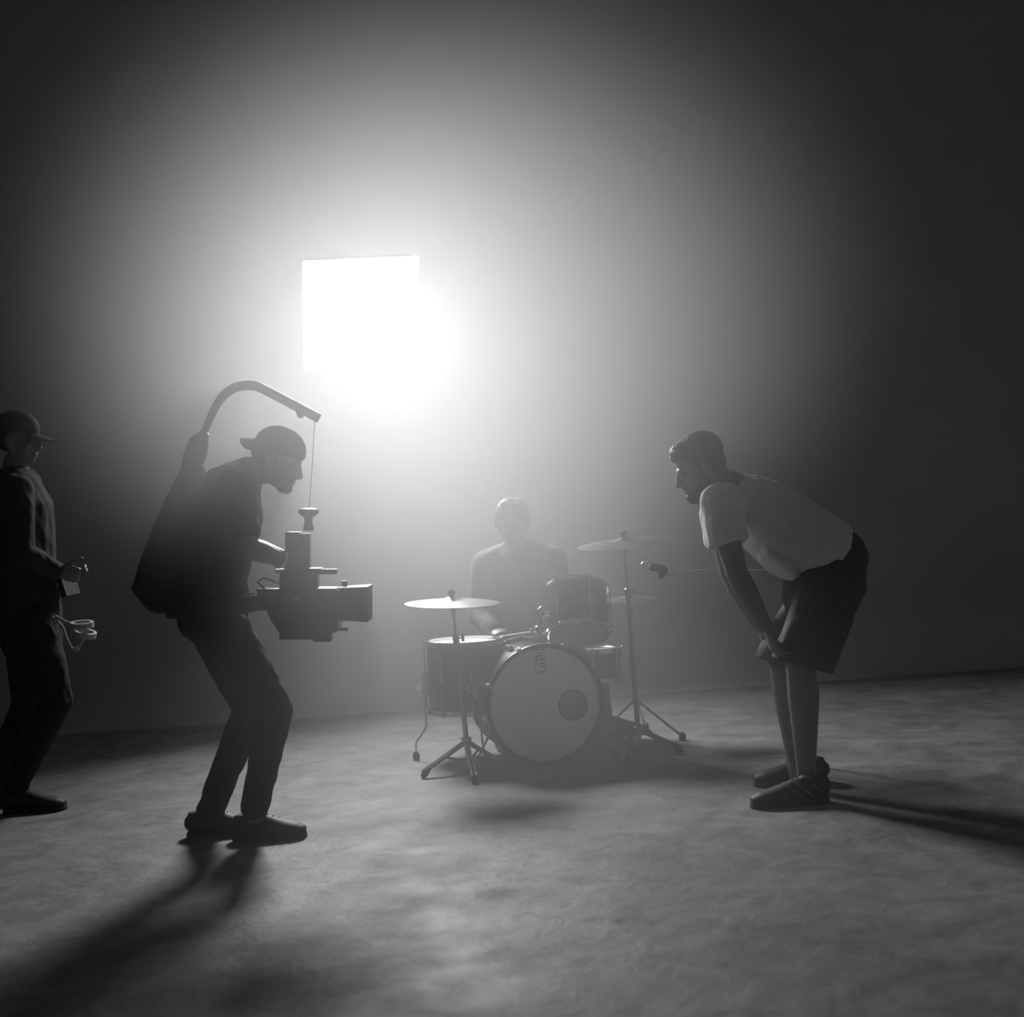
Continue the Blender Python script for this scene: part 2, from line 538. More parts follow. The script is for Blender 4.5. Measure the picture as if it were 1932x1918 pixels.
def bass_drum():
    Rb, dep = 0.272, 0.40
    c0 = at(1028, 1333, 6.12)
    c0.z = Rb + 0.012
    yaw = R(13)
    n = Vector((math.sin(yaw), -math.cos(yaw), 0))           # front normal
    side = Vector((math.cos(yaw), math.sin(yaw), 0))
    up = Vector((0, 0, 1))
    t = thing('bass_drum', Vector((c0.x, c0.y, 0)), 'large bass drum with pale front head and round port hole, facing the photographer', 'drum')
    mid = c0 - n * dep / 2
    shell(t, mid, n, Rb - 0.008, dep, M['drum_shell'])
    # wooden hoops
    for nm, q in (('front_hoop', 0.0), ('rear_hoop', -dep)):
        mb = MB()
        mb.lathe(c0 + n * q, n, [(Rb - 0.010, -0.022), (Rb + 0.008, -0.022), (Rb + 0.010, -0.019), (Rb + 0.010, 0.019), (Rb + 0.008, 0.022), (Rb - 0.006, 0.022), (Rb - 0.010, 0.018), (Rb - 0.010, -0.022)], 72, ends=False)
        mb.build(nm, M['drum_hoop'], t)
    # front head with a real hole
    hr = 0.0685
    hc = side * 0.134 - up * 0.018
    bm = bmesh.new()
    def loop(cc, r, nn):
        vs = [bm.verts.new(c0 + n * 0.008 + cc + side * (r * math.cos(2 * math.pi * k / nn)) + up * (r * math.sin(2 * math.pi * k / nn))) for k in range(nn)]
        return [bm.edges.new((vs[k], vs[(k + 1) % nn])) for k in range(nn)]
    e = loop(Vector(), Rb - 0.009, 72) + loop(hc, hr, 40)
    bmesh.ops.triangle_fill(bm, use_beauty=True, edges=e)
    for f in bm.faces:
        if f.normal.dot(n) < 0: f.normal_flip()
    r = bmesh.ops.extrude_face_region(bm, geom=bm.faces[:])
    for v in [g for g in r['geom'] if isinstance(g, bmesh.types.BMVert)]:
        v.co -= n * 0.0015
    bmesh.ops.recalc_face_normals(bm, faces=bm.faces)
    me = bpy.data.meshes.new('front_head'); bm.to_mesh(me); bm.free()
    fh = link('front_head', me, M['drum_head'], t, smooth=False)
    mb = MB(); mb.torus(c0 + n * 0.009 + hc, n, hr, 0.004, 40, 8)
    tag(mb.build('port_ring', M['rubber'], t), 'black ring around the port hole')
    head(t, c0 - n * (dep + 0.004), n, Rb - 0.006, 'batter_head', M['drum_head'])
    # printed badge near the top of the head: stacked strokes over a bar, in a rounded outline
    lc = c0 + n * 0.0095 + up * 0.198 - side * 0.012
    def bar(u, v, w, h, ang=0.0):
        mb = MB()
        sx = side * math.cos(ang) + up * math.sin(ang)
        uy = up * math.cos(ang) - side * math.sin(ang)
        mb.box(lc + side * u + up * v, (w, 0.0012, h), (sx, n, uy), 0.0)
        return mb
    parts = [(0, 0.056, 0.060, 0.004, 0.0), (0.002, 0.043, 0.040, 0.004, 0.0), (-0.006, 0.030, 0.030, 0.006, 0.1), (0.012, 0.018, 0.006, 0.030, 0.15),
             (-0.012, 0.014, 0.006, 0.034, -0.05), (0.000, 0.010, 0.022, 0.005, 0.0), (0.004, -0.010, 0.030, 0.006, 0.05), (0.010, -0.022, 0.020, 0.005, 0.0),
             (-0.024, 0.0, 0.003, 0.080, 0.0), (0.026, 0.0, 0.003, 0.080, 0.0), (0.004, -0.047, 0.056, 0.0045, 0.06)]
    mb = MB()
    for p in parts:
        q = bar(*p); off = len(mb.v)
        mb.v += q.v; mb.f += [tuple(i + off for i in f) for f in q.f]
    tag(mb.build('printed_badge', M['ink'], fh, smooth=False), 'small dark printed badge')
    # claws and rods
    for k in range(8):
        ang = 2 * math.pi * (k + 0.5) / 8
        u = side * math.cos(ang) + up * math.sin(ang)
        w = n.cross(u)
        mb = MB()
        mb.box(c0 + u * (Rb + 0.014) - n * 0.004, (0.008, 0.022, 0.050), (u, w, n), 0.003)
        mb.box(c0 + u * (Rb + 0.004) + n * 0.024, (0.022, 0.020, 0.005), (u, w, n), 0.002)
        mb.tube([c0 + u * (Rb + 0.018) + n * 0.01, c0 + u * (Rb + 0.018) - n * (dep * 0.36)], 0.0035, 6)
        mb.build('claw', M['dull_steel'], t)
        mb = MB()
        mb.box(mid + u * (Rb + 0.004), (0.022, 0.024, 0.10), (u, w, n), 0.006)
        mb.build('lug', M['chrome'], t)
    # spurs
    for s in (-1, 1):
        ang = R(-28) if s > 0 else R(208)
        u = side * math.cos(ang) + up * math.sin(ang)
        p = c0 - n * 0.13 + u * Rb
        e_ = Vector((p.x + s * 0.10, p.y - 0.10, 0.0)) + n * 0.05
        mb = MB()
        mb.box(p, (0.03, 0.05, 0.05), (u, n.cross(u), n), 0.008)
        mb.tube([p, e_ + Vector((0, 0, 0.02))], 0.006, 8)
        sp = mb.build('spur', M['dull_steel'], t)
        rubber_foot(sp, e_)
    return c0, n, side, Rb, dep


def bent_leg(t, pts, mb_r=0.0055):
    mb = MB(); mb.tube(pts[:-1] + [pts[-1] + Vector((0, 0, 0.03))], mb_r, 10)
    o = mb.build('leg', M['chrome'], t)
    rubber_foot(o, pts[-1])
    return o


def floor_tom():
    Rf, dep, Y = 0.183, 0.315, 6.46
    ax = Vector((math.sin(R(1.4)), 0, math.cos(R(1.4))))
    c = at(878, 1273, Y)
    t = thing('floor_tom', Vector((c.x, c.y, 0)), 'dark floor tom drum on three bent legs, left of the bass drum', 'drum')
    shell(t, c, ax, Rf, dep, M['drum_shell'])
    hoop(t, c + ax * (dep / 2 + 0.006), ax, Rf, 0.026, M['chrome'], 'top_hoop')
    hoop(t, c - ax * (dep / 2 + 0.006), -ax, Rf, 0.026, M['chrome'], 'bottom_hoop')
    head(t, c + ax * (dep / 2 + 0.004), ax, Rf, 'batter_head', M['drum_head'])
    head(t, c - ax * (dep / 2 + 0.004), ax, Rf, 'resonant_head', M['drum_head'])
    lug_ring(t, c, ax, Rf, dep, 8, 0.2)
    # three legs on brackets
    for ang, kink in ((R(176), 0.055), (R(-72), 0.012), (R(40), 0.045)):
        u = Vector((math.cos(ang), math.sin(ang), 0))
        p = c + u * (Rf + 0.026)
        mb = MB()
        mb.box(c + u * (Rf + 0.016) - Vector((0, 0, 0.06)), (0.034, 0.034, 0.06), (u, Vector((-u.y, u.x, 0)), Vector((0, 0, 1))), 0.006)
        mb.lathe(c + u * (Rf + 0.03) - Vector((0, 0, 0.05)), u, [(0.004, 0), (0.004, 0.02), (0.014, 0.02), (0.014, 0.028)], 10)
        mb.build('leg_bracket', M['chrome'], t)
        bent_leg(t, [Vector((p.x, p.y, c.z + 0.02)), Vector((p.x, p.y, 0.17)), Vector((p.x, p.y, 0.15)) + u * 0.006, Vector((p.x, p.y, 0.085)) + u * kink, Vector((p.x, p.y, 0.07)) + u * (kink + 0.004), Vector((p.x, p.y, 0.0)) + u * (kink + 0.006)])
    return t


def rack_tom(bc, bn):
    Rt, dep, Y = 0.146, 0.215, 6.38
    c = at(1090, 1152, Y)
    tl = R(27)
    ax = Vector((math.sin(R(2)), math.sin(tl), math.cos(tl))).normalized()
    t = thing('rack_tom', c, 'dark rack tom drum tilted away above the bass drum, its pale lower head showing', 'drum')
    shell(t, c, ax, Rt, dep, M['drum_shell'])
    hoop(t, c + ax * (dep / 2 + 0.005), ax, Rt, 0.024, M['chrome'], 'top_hoop')
    hoop(t, c - ax * (dep / 2 + 0.005), -ax, Rt, 0.024, M['chrome'], 'bottom_hoop')
    head(t, c + ax * (dep / 2 + 0.003), ax, Rt, 'batter_head', M['drum_head'])
    head(t, c - ax * (dep / 2 + 0.003), ax, Rt, 'resonant_head', M['drum_head'])
    lug_ring(t, c, ax, Rt, dep, 6, 0.35, size=0.024)
    # holder down to the bass drum
    base = at(1020, 1222, 6.32); base.z = 0.552
    mb = MB()
    mb.box(base + Vector((0, 0, 0.015)), (0.06, 0.07, 0.025), None, 0.006)
    topp = base + Vector((0.004, 0, 0.15))
    mb.tube([base, topp], 0.0125, 12)
    mb.lathe(base + Vector((0, 0, 0.045)), (0, 0, 1), [(0.021, 0), (0.021, 0.03), (0.016, 0.034)], 14)
    mb.box(topp + Vector((0, 0, -0.01)), (0.045, 0.04, 0.035), None, 0.006)
    mb.lathe(topp + Vector((-0.03, -0.005, -0.01)), (-1, 0, 0), [(0.005, 0), (0.005, 0.018), (0.016, 0.02), (0.016, 0.028)], 10)
    mb.lathe(base + Vector((-0.02, -0.01, 0.06)), (-1, -0.3, 0), [(0.005, 0), (0.005, 0.015), (0.015, 0.016), (0.015, 0.024)], 10)
    tgt = c - Vector((Rt * 0.9, 0, 0.02))
    mb.tube([topp, topp + Vector((0.01, 0.01, 0.012)), tgt + Vector((-0.03, 0, 0)), tgt], 0.0095, 10)
    mb.box(tgt + Vector((-0.004, 0, 0)), (0.022, 0.05, 0.07), None, 0.006)
    mb.build('tom_holder', M['chrome'], t)
    return t


def snare_drum():
    Rs, dep, Y = 0.168, 0.135, 6.66
    c = at(1108, 1254, Y)
    ax = (Vector((0.03, 0.06, 1))).normalized()
    t = thing('snare_drum', c, 'shallow snare drum on its stand, half hidden behind the bass drum', 'drum')
    shell(t, c, ax, Rs, dep, M['drum_shell'])
    hoop(t, c + ax * (dep / 2 + 0.005), ax, Rs, 0.024, M['chrome'], 'top_hoop')
    hoop(t, c - ax * (dep / 2 + 0.005), -ax, Rs, 0.024, M['chrome'], 'bottom_hoop')
    head(t, c + ax * (dep / 2 + 0.003), ax, Rs, 'batter_head', M['drum_head'])
    head(t, c - ax * (dep / 2 + 0.003), ax, Rs, 'resonant_head', M['drum_head'])
    lug_ring(t, c, ax, Rs, dep, 8, 0.1, size=0.02)
    st = thing('snare_stand', Vector((c.x, c.y, 0)), 'chrome basket stand holding the snare drum', 'drum stand')
    b = c - ax * (dep / 2 + 0.05)
    for k in range(3):
        ang = 2 * math.pi * k / 3 + 0.6
        u = Vector((math.cos(ang), math.sin(ang), 0))
        mb = MB()
        mb.tube([b, b + u * (Rs + 0.016) + Vector((0, 0, 0.028)), b + u * (Rs + 0.018) + Vector((0, 0, 0.07))], 0.006, 8)
        mb.build('basket_arm', M['chrome'], st)
    mb = MB(); mb.tube([b, Vector((c.x, c.y, 0.12))], 0.011, 12)
    mb.lathe(Vector((c.x, c.y, 0.28)), (0, 0, 1), [(0.017, 0), (0.017, 0.05)], 12)
    mb.build('pole', M['chrome'], st)
    for k in range(3):
        ang = 2 * math.pi * k / 3 + 1.65
        u = Vector((math.cos(ang), math.sin(ang), 0))
        e_ = Vector((c.x, c.y, 0)) + u * 0.21
        mb = MB(); mb.box((Vector((c.x, c.y, 0.2)) + e_ + Vector((0, 0, 0.025))) / 2, (0.018, 0.006, (Vector((c.x, c.y, 0.2)) - e_).length), (Vector((-u.y, u.x, 0)), frame_of(Vector((c.x, c.y, 0.2)) - e_, (-u.y, u.x, 0))[1], (Vector((c.x, c.y, 0.2)) - e_ - Vector((0, 0, 0.025))).normalized()), 0.002)
        l_ = mb.build('leg', M['chrome'], st)
        rubber_foot(l_, e_)


def cymbal(name, c, n, Rc, label, bell=0.026, bow=0.016):
    t = thing(name, c, label, 'cymbal')
    prof_t = []
    for k in range(11):
        u = k / 10
        r = 0.010 + (Rc - 0.010) * u
        rb = Rc * 0.20
        if r < rb:
            q = r / rb
            h = bow + bell * math.sqrt(max(0, 1 - (q * 0.92) ** 2)) - bell * 0.39
        else:
            q = (r - rb) / (Rc - rb)
            h = bow * (1 - q ** 1.6)
        prof_t.append((r, h))
    prof = prof_t + [(Rc, -0.0012)] + [(r, h - 0.0014) for r, h in reversed(prof_t)] + [prof_t[0]]
    mb = MB(); mb.lathe(c - n * bow, n, prof, 72, ends=False)
    o = mb.build('bronze_plate', M['bronze'], t, sharp=50)
    return t


def cymbal_stand(top, hub, feet, label, name='cymbal_stand', lean=None, tilter=True):
    t = thing(name, Vector((hub.x, hub.y, 0)), label, 'cymbal stand')
    ax = (top - hub).normalized()
    L = (top - hub).length
    j1 = hub + ax * (L * 0.36)
    mb = MB()
    mb.tube([hub - ax * 0.10, j1], 0.0125, 14)
    mb.lathe(j1 - ax * 0.02, ax, [(0.018, 0), (0.018, 0.05), (0.014, 0.054)], 14)
    mb.build('lower_tube', M['dull_steel'], t)
    mb = MB()
    j2 = hub + ax * (L * 0.72)
    mb.tube([j1, j2], 0.0098, 12)
    mb.lathe(j2 - ax * 0.02, ax, [(0.0155, 0), (0.0155, 0.04), (0.011, 0.044)], 14)
    mb.build('upper_tube', M['dull_steel'], t)
    for j in (j1, j2):
        mb = MB()
        mb.lathe(j + Vector((0.012, -0.004, 0.006)), (1, -0.2, 0), [(0.005, 0), (0.005, 0.014)], 8)
        mb.box(j + Vector((0.032, -0.008, 0.006)), (0.014, 0.006, 0.034), None, 0.002)
        mb.build('wing_screw', M['chrome'], t)
    mb = MB()
    mb.tube([j2, top + ax * 0.03], 0.0062, 10)
    if tilter:
        mb.box(top - ax * 0.05, (0.022, 0.02, 0.035), None, 0.004)
    mb.lathe(top - ax * 0.018, ax, [(0.018, 0), (0.018, 0.006), (0.012, 0.012)], 14)
    mb.build('rod', M['dull_steel'], t)
    mb = MB()
    mb.lathe(top + ax * 0.012, ax, [(0.013, 0), (0.013, 0.012), (0.008, 0.014), (0.008, 0.032), (0.005, 0.036)], 12)
    mb.box(top + ax * 0.034, (0.034, 0.006, 0.014), None, 0.002)
    mb.build('wing_nut', M['black_metal'], t)
    # sliding collar, legs and braces
    mb = MB()
    mb.lathe(hub - ax * 0.02, ax, [(0.018, 0), (0.024, 0.004), (0.024, 0.035), (0.018, 0.04)], 14)
    mb.build('collar', M['dull_steel'], t)
    mb = MB()
    mb.lathe(hub - ax * 0.105, ax, [(0.017, 0), (0.02, 0.004), (0.02, 0.02), (0.016, 0.024)], 14)
    mb.build('lower_collar', M['dull_steel'], t)
    low = hub - ax * 0.095
    for f in feet:
        foot_top = f + Vector((0, 0, 0.03))
        d = foot_top - hub
        a_, b_, d_ = frame_of(d, d.cross(Vector((0, 0, 1))))
        mb = MB()
        for s in (-1, 1):
            mb.box((hub + foot_top) / 2 + a_ * (s * 0.0095), (0.004, 0.017, d.length), (a_, b_, d_), 0.001)
        mid = hub + d * 0.52
        e2 = mid - low
        a2, b2, d2 = frame_of(e2, a_)
        mb.box((low + mid) / 2, (0.006, 0.013, e2.length), (a2, b2, d2), 0.001)
        lg = mb.build('leg', M['dull_steel'], t)
        mb = MB()
        mb.loft([f + Vector((0, 0, 0.014)), f + Vector((0, 0, 0.02)) - d_ * 0.01, foot_top - d_ * 0.03 + Vector((0, 0, 0.0))], [0.0145, 0.0175, 0.013], seg=12)
        for i, v in enumerate(mb.v):
            if v[2] < 0: mb.v[i] = (v[0], v[1], 0.0)
        mb.build('rubber_foot', M['rubber'], lg)
    return t


def floor_pt(px, py):
    dx, dy = px - 966.0, py - 959.0
    c, s = math.cos(ROLL), math.sin(ROLL)
    y = dy * c + dx * s
    Y = F_PX * CAM_H / y
    p = at(px, py, Y); p.z = 0
    return p


def build_kit():
    c0, n, side, Rb, dep = bass_drum()
    floor_tom()
    rack_tom(c0, n)
    snare_drum()
    # ride cymbal, left
    hub = at(880, 1398, 6.14)
    rc = at(853, 1131, 6.14)
    cymbal_stand(rc, hub, [floor_pt(800, 1468), floor_pt(896, 1478), floor_pt(926, 1437)],
                 'steel tripod cymbal stand in front of the floor tom')
    cymbal('ride_cymbal', rc, (IMG_UP + Vector((-0.01, -0.03, 0))).normalized(), 0.222,
           'wide bright cymbal above the floor tom, lit along its edge')
    # crash cymbal, right
    hub = at(1204, 1376, 6.26)
    cc = at(1177, 1019, 6.26)
    cymbal_stand(cc, hub, [floor_pt(1284, 1422), floor_pt(1184, 1447), floor_pt(1124, 1410)],
                 'tall steel tripod cymbal stand to the right of the bass drum')
    cymbal('crash_cymbal', cc, Vector((-0.038, -0.08, 1)).normalized(), 0.224,
           'highest cymbal of the kit, tilted, on the tall right hand stand')
    # hi-hat: two plates, stand with pedal
    hh = at(1186, 1131, 6.62)
    base = Vector((hh.x, hh.y, 0))
    t = thing('hi_hat_stand', base, 'steel hi-hat stand with foot pedal behind the right cymbal stand', 'cymbal stand')
    mb = MB(); mb.tube([Vector((hh.x, hh.y, 0.06)), Vector((hh.x, hh.y, hh.z - 0.06))], 0.0115, 12)
    mb.lathe((hh.x, hh.y, hh.z - 0.07), (0, 0, 1), [(0.02, 0), (0.024, 0.02), (0.024, 0.03), (0.015, 0.034)], 14)
    mb.build('tube', M['dull_steel'], t)
    mb = MB(); mb.tube([Vector((hh.x, hh.y, hh.z - 0.1)), Vector((hh.x, hh.y, hh.z + 0.11))], 0.0032, 8)
    mb.lathe((hh.x, hh.y, hh.z + 0.03), (0, 0, 1), [(0.012, 0), (0.012, 0.03), (0.007, 0.034)], 10)
    mb.build('pull_rod', M['chrome'], t)
    for ang in (R(75), R(195), R(330)):
        u = Vector((math.cos(ang), math.sin(ang), 0))
        f = base + u * 0.24
        hubh = Vector((hh.x, hh.y, 0.2))
        d = f + Vector((0, 0, 0.02)) - hubh
        a_, b_, d_ = frame_of(d, (-u.y, u.x, 0))
        mb = MB(); mb.box(hubh + d / 2, (0.016, 0.008, d.length), (a_, b_, d_), 0.002)
        l_ = mb.build('leg', M['dull_steel'], t)
        rubber_foot(l_, f)
    fd = Vector((-0.96, 0.27, 0)).normalized()
    wv_ = Vector((-fd.y, fd.x, 0))
    pa, pb = base + fd * 0.33 + Vector((0, 0, 0.018)), base + fd * 0.07 + Vector((0, 0, 0.034))
    dd = (pb - pa)
    mb = MB(); mb.box((pa + pb) / 2, (0.075, 0.008, dd.length), (wv_, dd.normalized().cross(wv_), dd.normalized()), 0.003)
    mb.build('pedal', M['dull_steel'], t)
    mb = MB(); mb.box(base + fd * 0.19 + Vector((0, 0, 0.006)), (0.34, 0.09, 0.008), (fd, wv_, Vector((0, 0, 1))), 0.002)
    mb.box(pa + Vector((0, 0, -0.006)), (0.04, 0.08, 0.02), (fd, wv_, Vector((0, 0, 1))), 0.004)
    mb.build('pedal_base', M['dull_steel'], t)
    hn = (IMG_UP + Vector((0.03, 0.0, 0))).normalized()
    cymbal('hi_hat_cymbal', hh + Vector((0, 0, 0.012)), Vector((0.02, -0.06, 1)).normalized(), 0.137, 'upper plate of the small hi-hat pair', bell=0.022, bow=0.012)
    cymbal('hi_hat_cymbal', hh - Vector((0, 0, 0.012)), Vector((-0.02, 0.06, -1)).normalized(), 0.137, 'lower plate of the small hi-hat pair, turned upside down', bell=0.022, bow=0.010)
    # bass drum pedal behind the drum
    pc = c0 - n * (dep + 0.16); pc.z = 0
    t = thing('bass_drum_pedal', pc, 'steel bass drum pedal behind the bass drum', 'drum pedal')
    Z = Vector((0, 0, 1))
    mb = MB(); mb.box(pc - n * 0.05 + Z * 0.006, (0.09, 0.36, 0.01), (side, n, Z), 0.003); mb.build('base_plate', M['dull_steel'], t)
    a0, b0 = pc - n * 0.2 + Z * 0.03, pc + n * 0.08 + Z * 0.09
    dd = b0 - a0
    mb = MB(); mb.box((a0 + b0) / 2, (0.08, 0.008, dd.length), (side, dd.normalized().cross(side), dd.normalized()), 0.003); mb.build('footboard', M['dull_steel'], t)
    mb = MB()
    for s in (-1, 1): mb.tube([pc + n * 0.09 + side * (s * 0.05) + Z * 0.006, pc + n * 0.09 + side * (s * 0.05) + Z * 0.24], 0.008, 8)
    mb.tube([pc + n * 0.09 - side * 0.055 + Z * 0.235, pc + n * 0.09 + side * 0.055 + Z * 0.235], 0.008, 8)
    mb.build('post', M['dull_steel'], t)
    mb = MB(); mb.tube([pc + n * 0.09 + Z * 0.235, pc + n * 0.05 + Z * 0.36], 0.004, 8); mb.lathe(pc + n * 0.03 + Z * 0.365, n, [(0.02, 0), (0.024, 0.01), (0.024, 0.035), (0.015, 0.042)], 14)
    mb.build('beater', M['rubber'], t)


def microphone():
    """condenser microphone on a boom stand whose pole stands behind the bending man"""
    Y = 5.72
    hd = at(1217, 1065, Y)
    tail = at(1262, 1078, Y)
    d = (tail - hd).normalized()
    t = thing('microphone', hd, 'small microphone with bright silver grille pointing at the drums', 'microphone')
    mb = MB(); mb.loft([hd - d * 0.004, hd + d * 0.006, hd + d * 0.02], [0.014, 0.0185, 0.017], seg=18)
    tag(mb.build('grille', M['grille'], t), 'bright silver grille')
    mb = MB(); mb.loft([hd + d * 0.024, hd + d * 0.05, hd + d * 0.10], [0.0165, 0.0165, 0.012], seg=16, rounded=False); mb.build('body', M['black_metal'], t)
    pole_top = at(1488, 1076, 5.72)
    b0 = Vector((pole_top.x, pole_top.y, 0))
    s = thing('microphone_stand', b0, 'thin boom microphone stand behind the bending man', 'microphone stand')
    mb = MB(); clip = hd + d * 0.07
    mb.lathe(clip - d * 0.012, d, [(0.0185, 0), (0.0195, 0.004), (0.0195, 0.03), (0.0185, 0.034)], 14); mb.box(clip + Vector((0, 0, -0.026)), (0.02, 0.016, 0.03), None, 0.004); mb.build('clip', M['black_plastic'], s)
    mid = at(1325, 1074, 5.72)
    mb = MB(); mb.tube([clip + Vector((0.0, 0, -0.03)), clip + Vector((0.03, 0, -0.028)), mid, pole_top, pole_top + Vector((0.12, 0, 0.012))], 0.0045, 10); mb.build('boom_arm', M['dull_steel'], s)
    mb = MB(); mb.tube([b0 + Vector((0, 0, 0.02)), pole_top], 0.009, 12); mb.lathe(pole_top - Vector((0, 0.02, 0)), (0, 1, 0), [(0.018, 0), (0.02, 0.004), (0.02, 0.036), (0.018, 0.04)], 14); mb.build('pole', M['black_metal'], s)
    mb = MB(); mb.lathe(b0, (0, 0, 1), [(0.073, 0), (0.075, 0.006), (0.07, 0.016), (0.03, 0.024), (0.014, 0.03)], 36); mb.build('round_base', M['black_metal'], s)

build_kit()
microphone()


# ------------------------------------------------------------------ people
def axes_from(f, up=(0, 0, 1)):
    f = Vector(f).normalized()
    s = f.cross(Vector(up)).normalized()          # right hand side of the person
    u = s.cross(f).normalized()
    return f, s, u


class Head:
    def __init__(self, c, f, up=(0, 0, 1), scale=1.0):
        self.c = Vector(c); self.f, self.s, self.u = axes_from(f, up); self.k = scale
        self.ax = (self.f, self.s, self.u)

    def p(self, f, s, u):
        return self.c + (self.f * f + self.s * s + self.u * u) * self.k

    def e(self, mb, pos, rad):
        mb.ell(self.p(*pos), tuple(r * self.k for r in rad), self.ax)

    def skin(self, mb, chin=1.0):
        k = self.k
        self.e(mb, (-0.012, 0, 0.033), (0.096, 0.074, 0.080))
        self.e(mb, (0.028, 0, -0.030), (0.062, 0.060, 0.080))
        self.e(mb, (0.058, 0, -0.090), (0.030, 0.030, 0.024))
        for s in (-1, 1):
            mb.loft([self.p(-0.006, s * 0.054, -0.030), self.p(0.002, s * 0.052, -0.066), self.p(0.048, s * 0.022, -0.092)], [0.020 * k, 0.018 * k, 0.018 * k])
            self.e(mb, (0.064, s * 0.036, -0.022), (0.020, 0.022, 0.018))         # cheekbones
            self.e(mb, (-0.012, s * 0.077, -0.012), (0.019, 0.008, 0.031))        # ears
            self.e(mb, (-0.006, s * 0.079, -0.034), (0.011, 0.006, 0.011))
        self.e(mb, (0.078, 0, 0.020), (0.013, 0.046, 0.011))                      # brow
        mb.loft([self.p(0.084, 0, 0.012), self.p(0.095, 0, -0.010), self.p(0.106, 0, -0.032)], [0.009 * k, 0.011 * k, 0.013 * k])
        for s in (-1, 1):
            self.e(mb, (0.100, s * 0.011, -0.037), (0.011, 0.008, 0.008))
        self.e(mb, (0.089, 0, -0.060), (0.011, 0.024, 0.007))                     # lips
        self.e(mb, (0.087, 0, -0.073), (0.010, 0.021, 0.007))

    def eyes(self, parent):
        for s in (-1, 1):
            mb = MB(); self.e(mb, (0.072, s * 0.031, 0.003), (0.0125, 0.0135, 0.0115))
            mb.build('eye', M['glass'], parent)


def hand(mb, w, d, nrm, thumb, curl=(35, 40, 30), spread=0.0, thumb_in=0.3, k=1.0):
    """palm and five fingers; w wrist, d towards the knuckles, nrm out of the palm, thumb = +1/-1 side"""
    d = Vector(d).normalized()
    nrm = Vector(nrm); nrm = (nrm - d * nrm.dot(d)).normalized()
    s = d.cross(nrm).normalized() * thumb
    w = Vector(w)
    mb.loft([w - d * 0.01 * k, w + d * 0.022 * k, w + d * 0.055 * k, w + d * 0.088 * k], [(0.026 * k, 0.020 * k), (0.032 * k, 0.017 * k), (0.041 * k, 0.016 * k), (0.040 * k, 0.013 * k)], lat=s)
    for i, (off, ln, r) in enumerate(((0.031, 0.074, 0.0092), (0.0105, 0.082, 0.0096), (-0.0105, 0.076, 0.0092), (-0.030, 0.060, 0.0082))):
        p = w + (d * (0.086 - 0.006 * abs(i - 1)) + s * off) * k
        dirv = (d + s * (spread * (1.5 - i) * 0.2)).normalized()
        pts = [p - dirv * 0.012 * k, p]; a = 0.0
        for seg, cr in zip((0.46, 0.31, 0.23), curl):
            a += R(cr)
            q = dirv * math.cos(a) + nrm * math.sin(a)
            p = p + q * (ln * seg * k); pts.append(p)
        mb.loft(pts, [r * k * 1.05, r * k * 1.05, r * k, r * k * 0.92, r * k * 0.8], seg=10)
    b = w + (d * 0.026 + s * 0.026) * k
    d1 = (s * 0.75 + d * 0.65 + nrm * thumb_in).normalized()
    d2 = (s * 0.35 + d * 0.85 + nrm * (thumb_in + 0.25)).normalized()
    mb.loft([b - d1 * 0.01 * k, b + d1 * 0.034 * k, b + (d1 * 0.034 + d2 * 0.030) * k, b + (d1 * 0.034 + d2 * 0.054) * k], [0.0145 * k, 0.012 * k, 0.0108 * k, 0.0085 * k], seg=10)


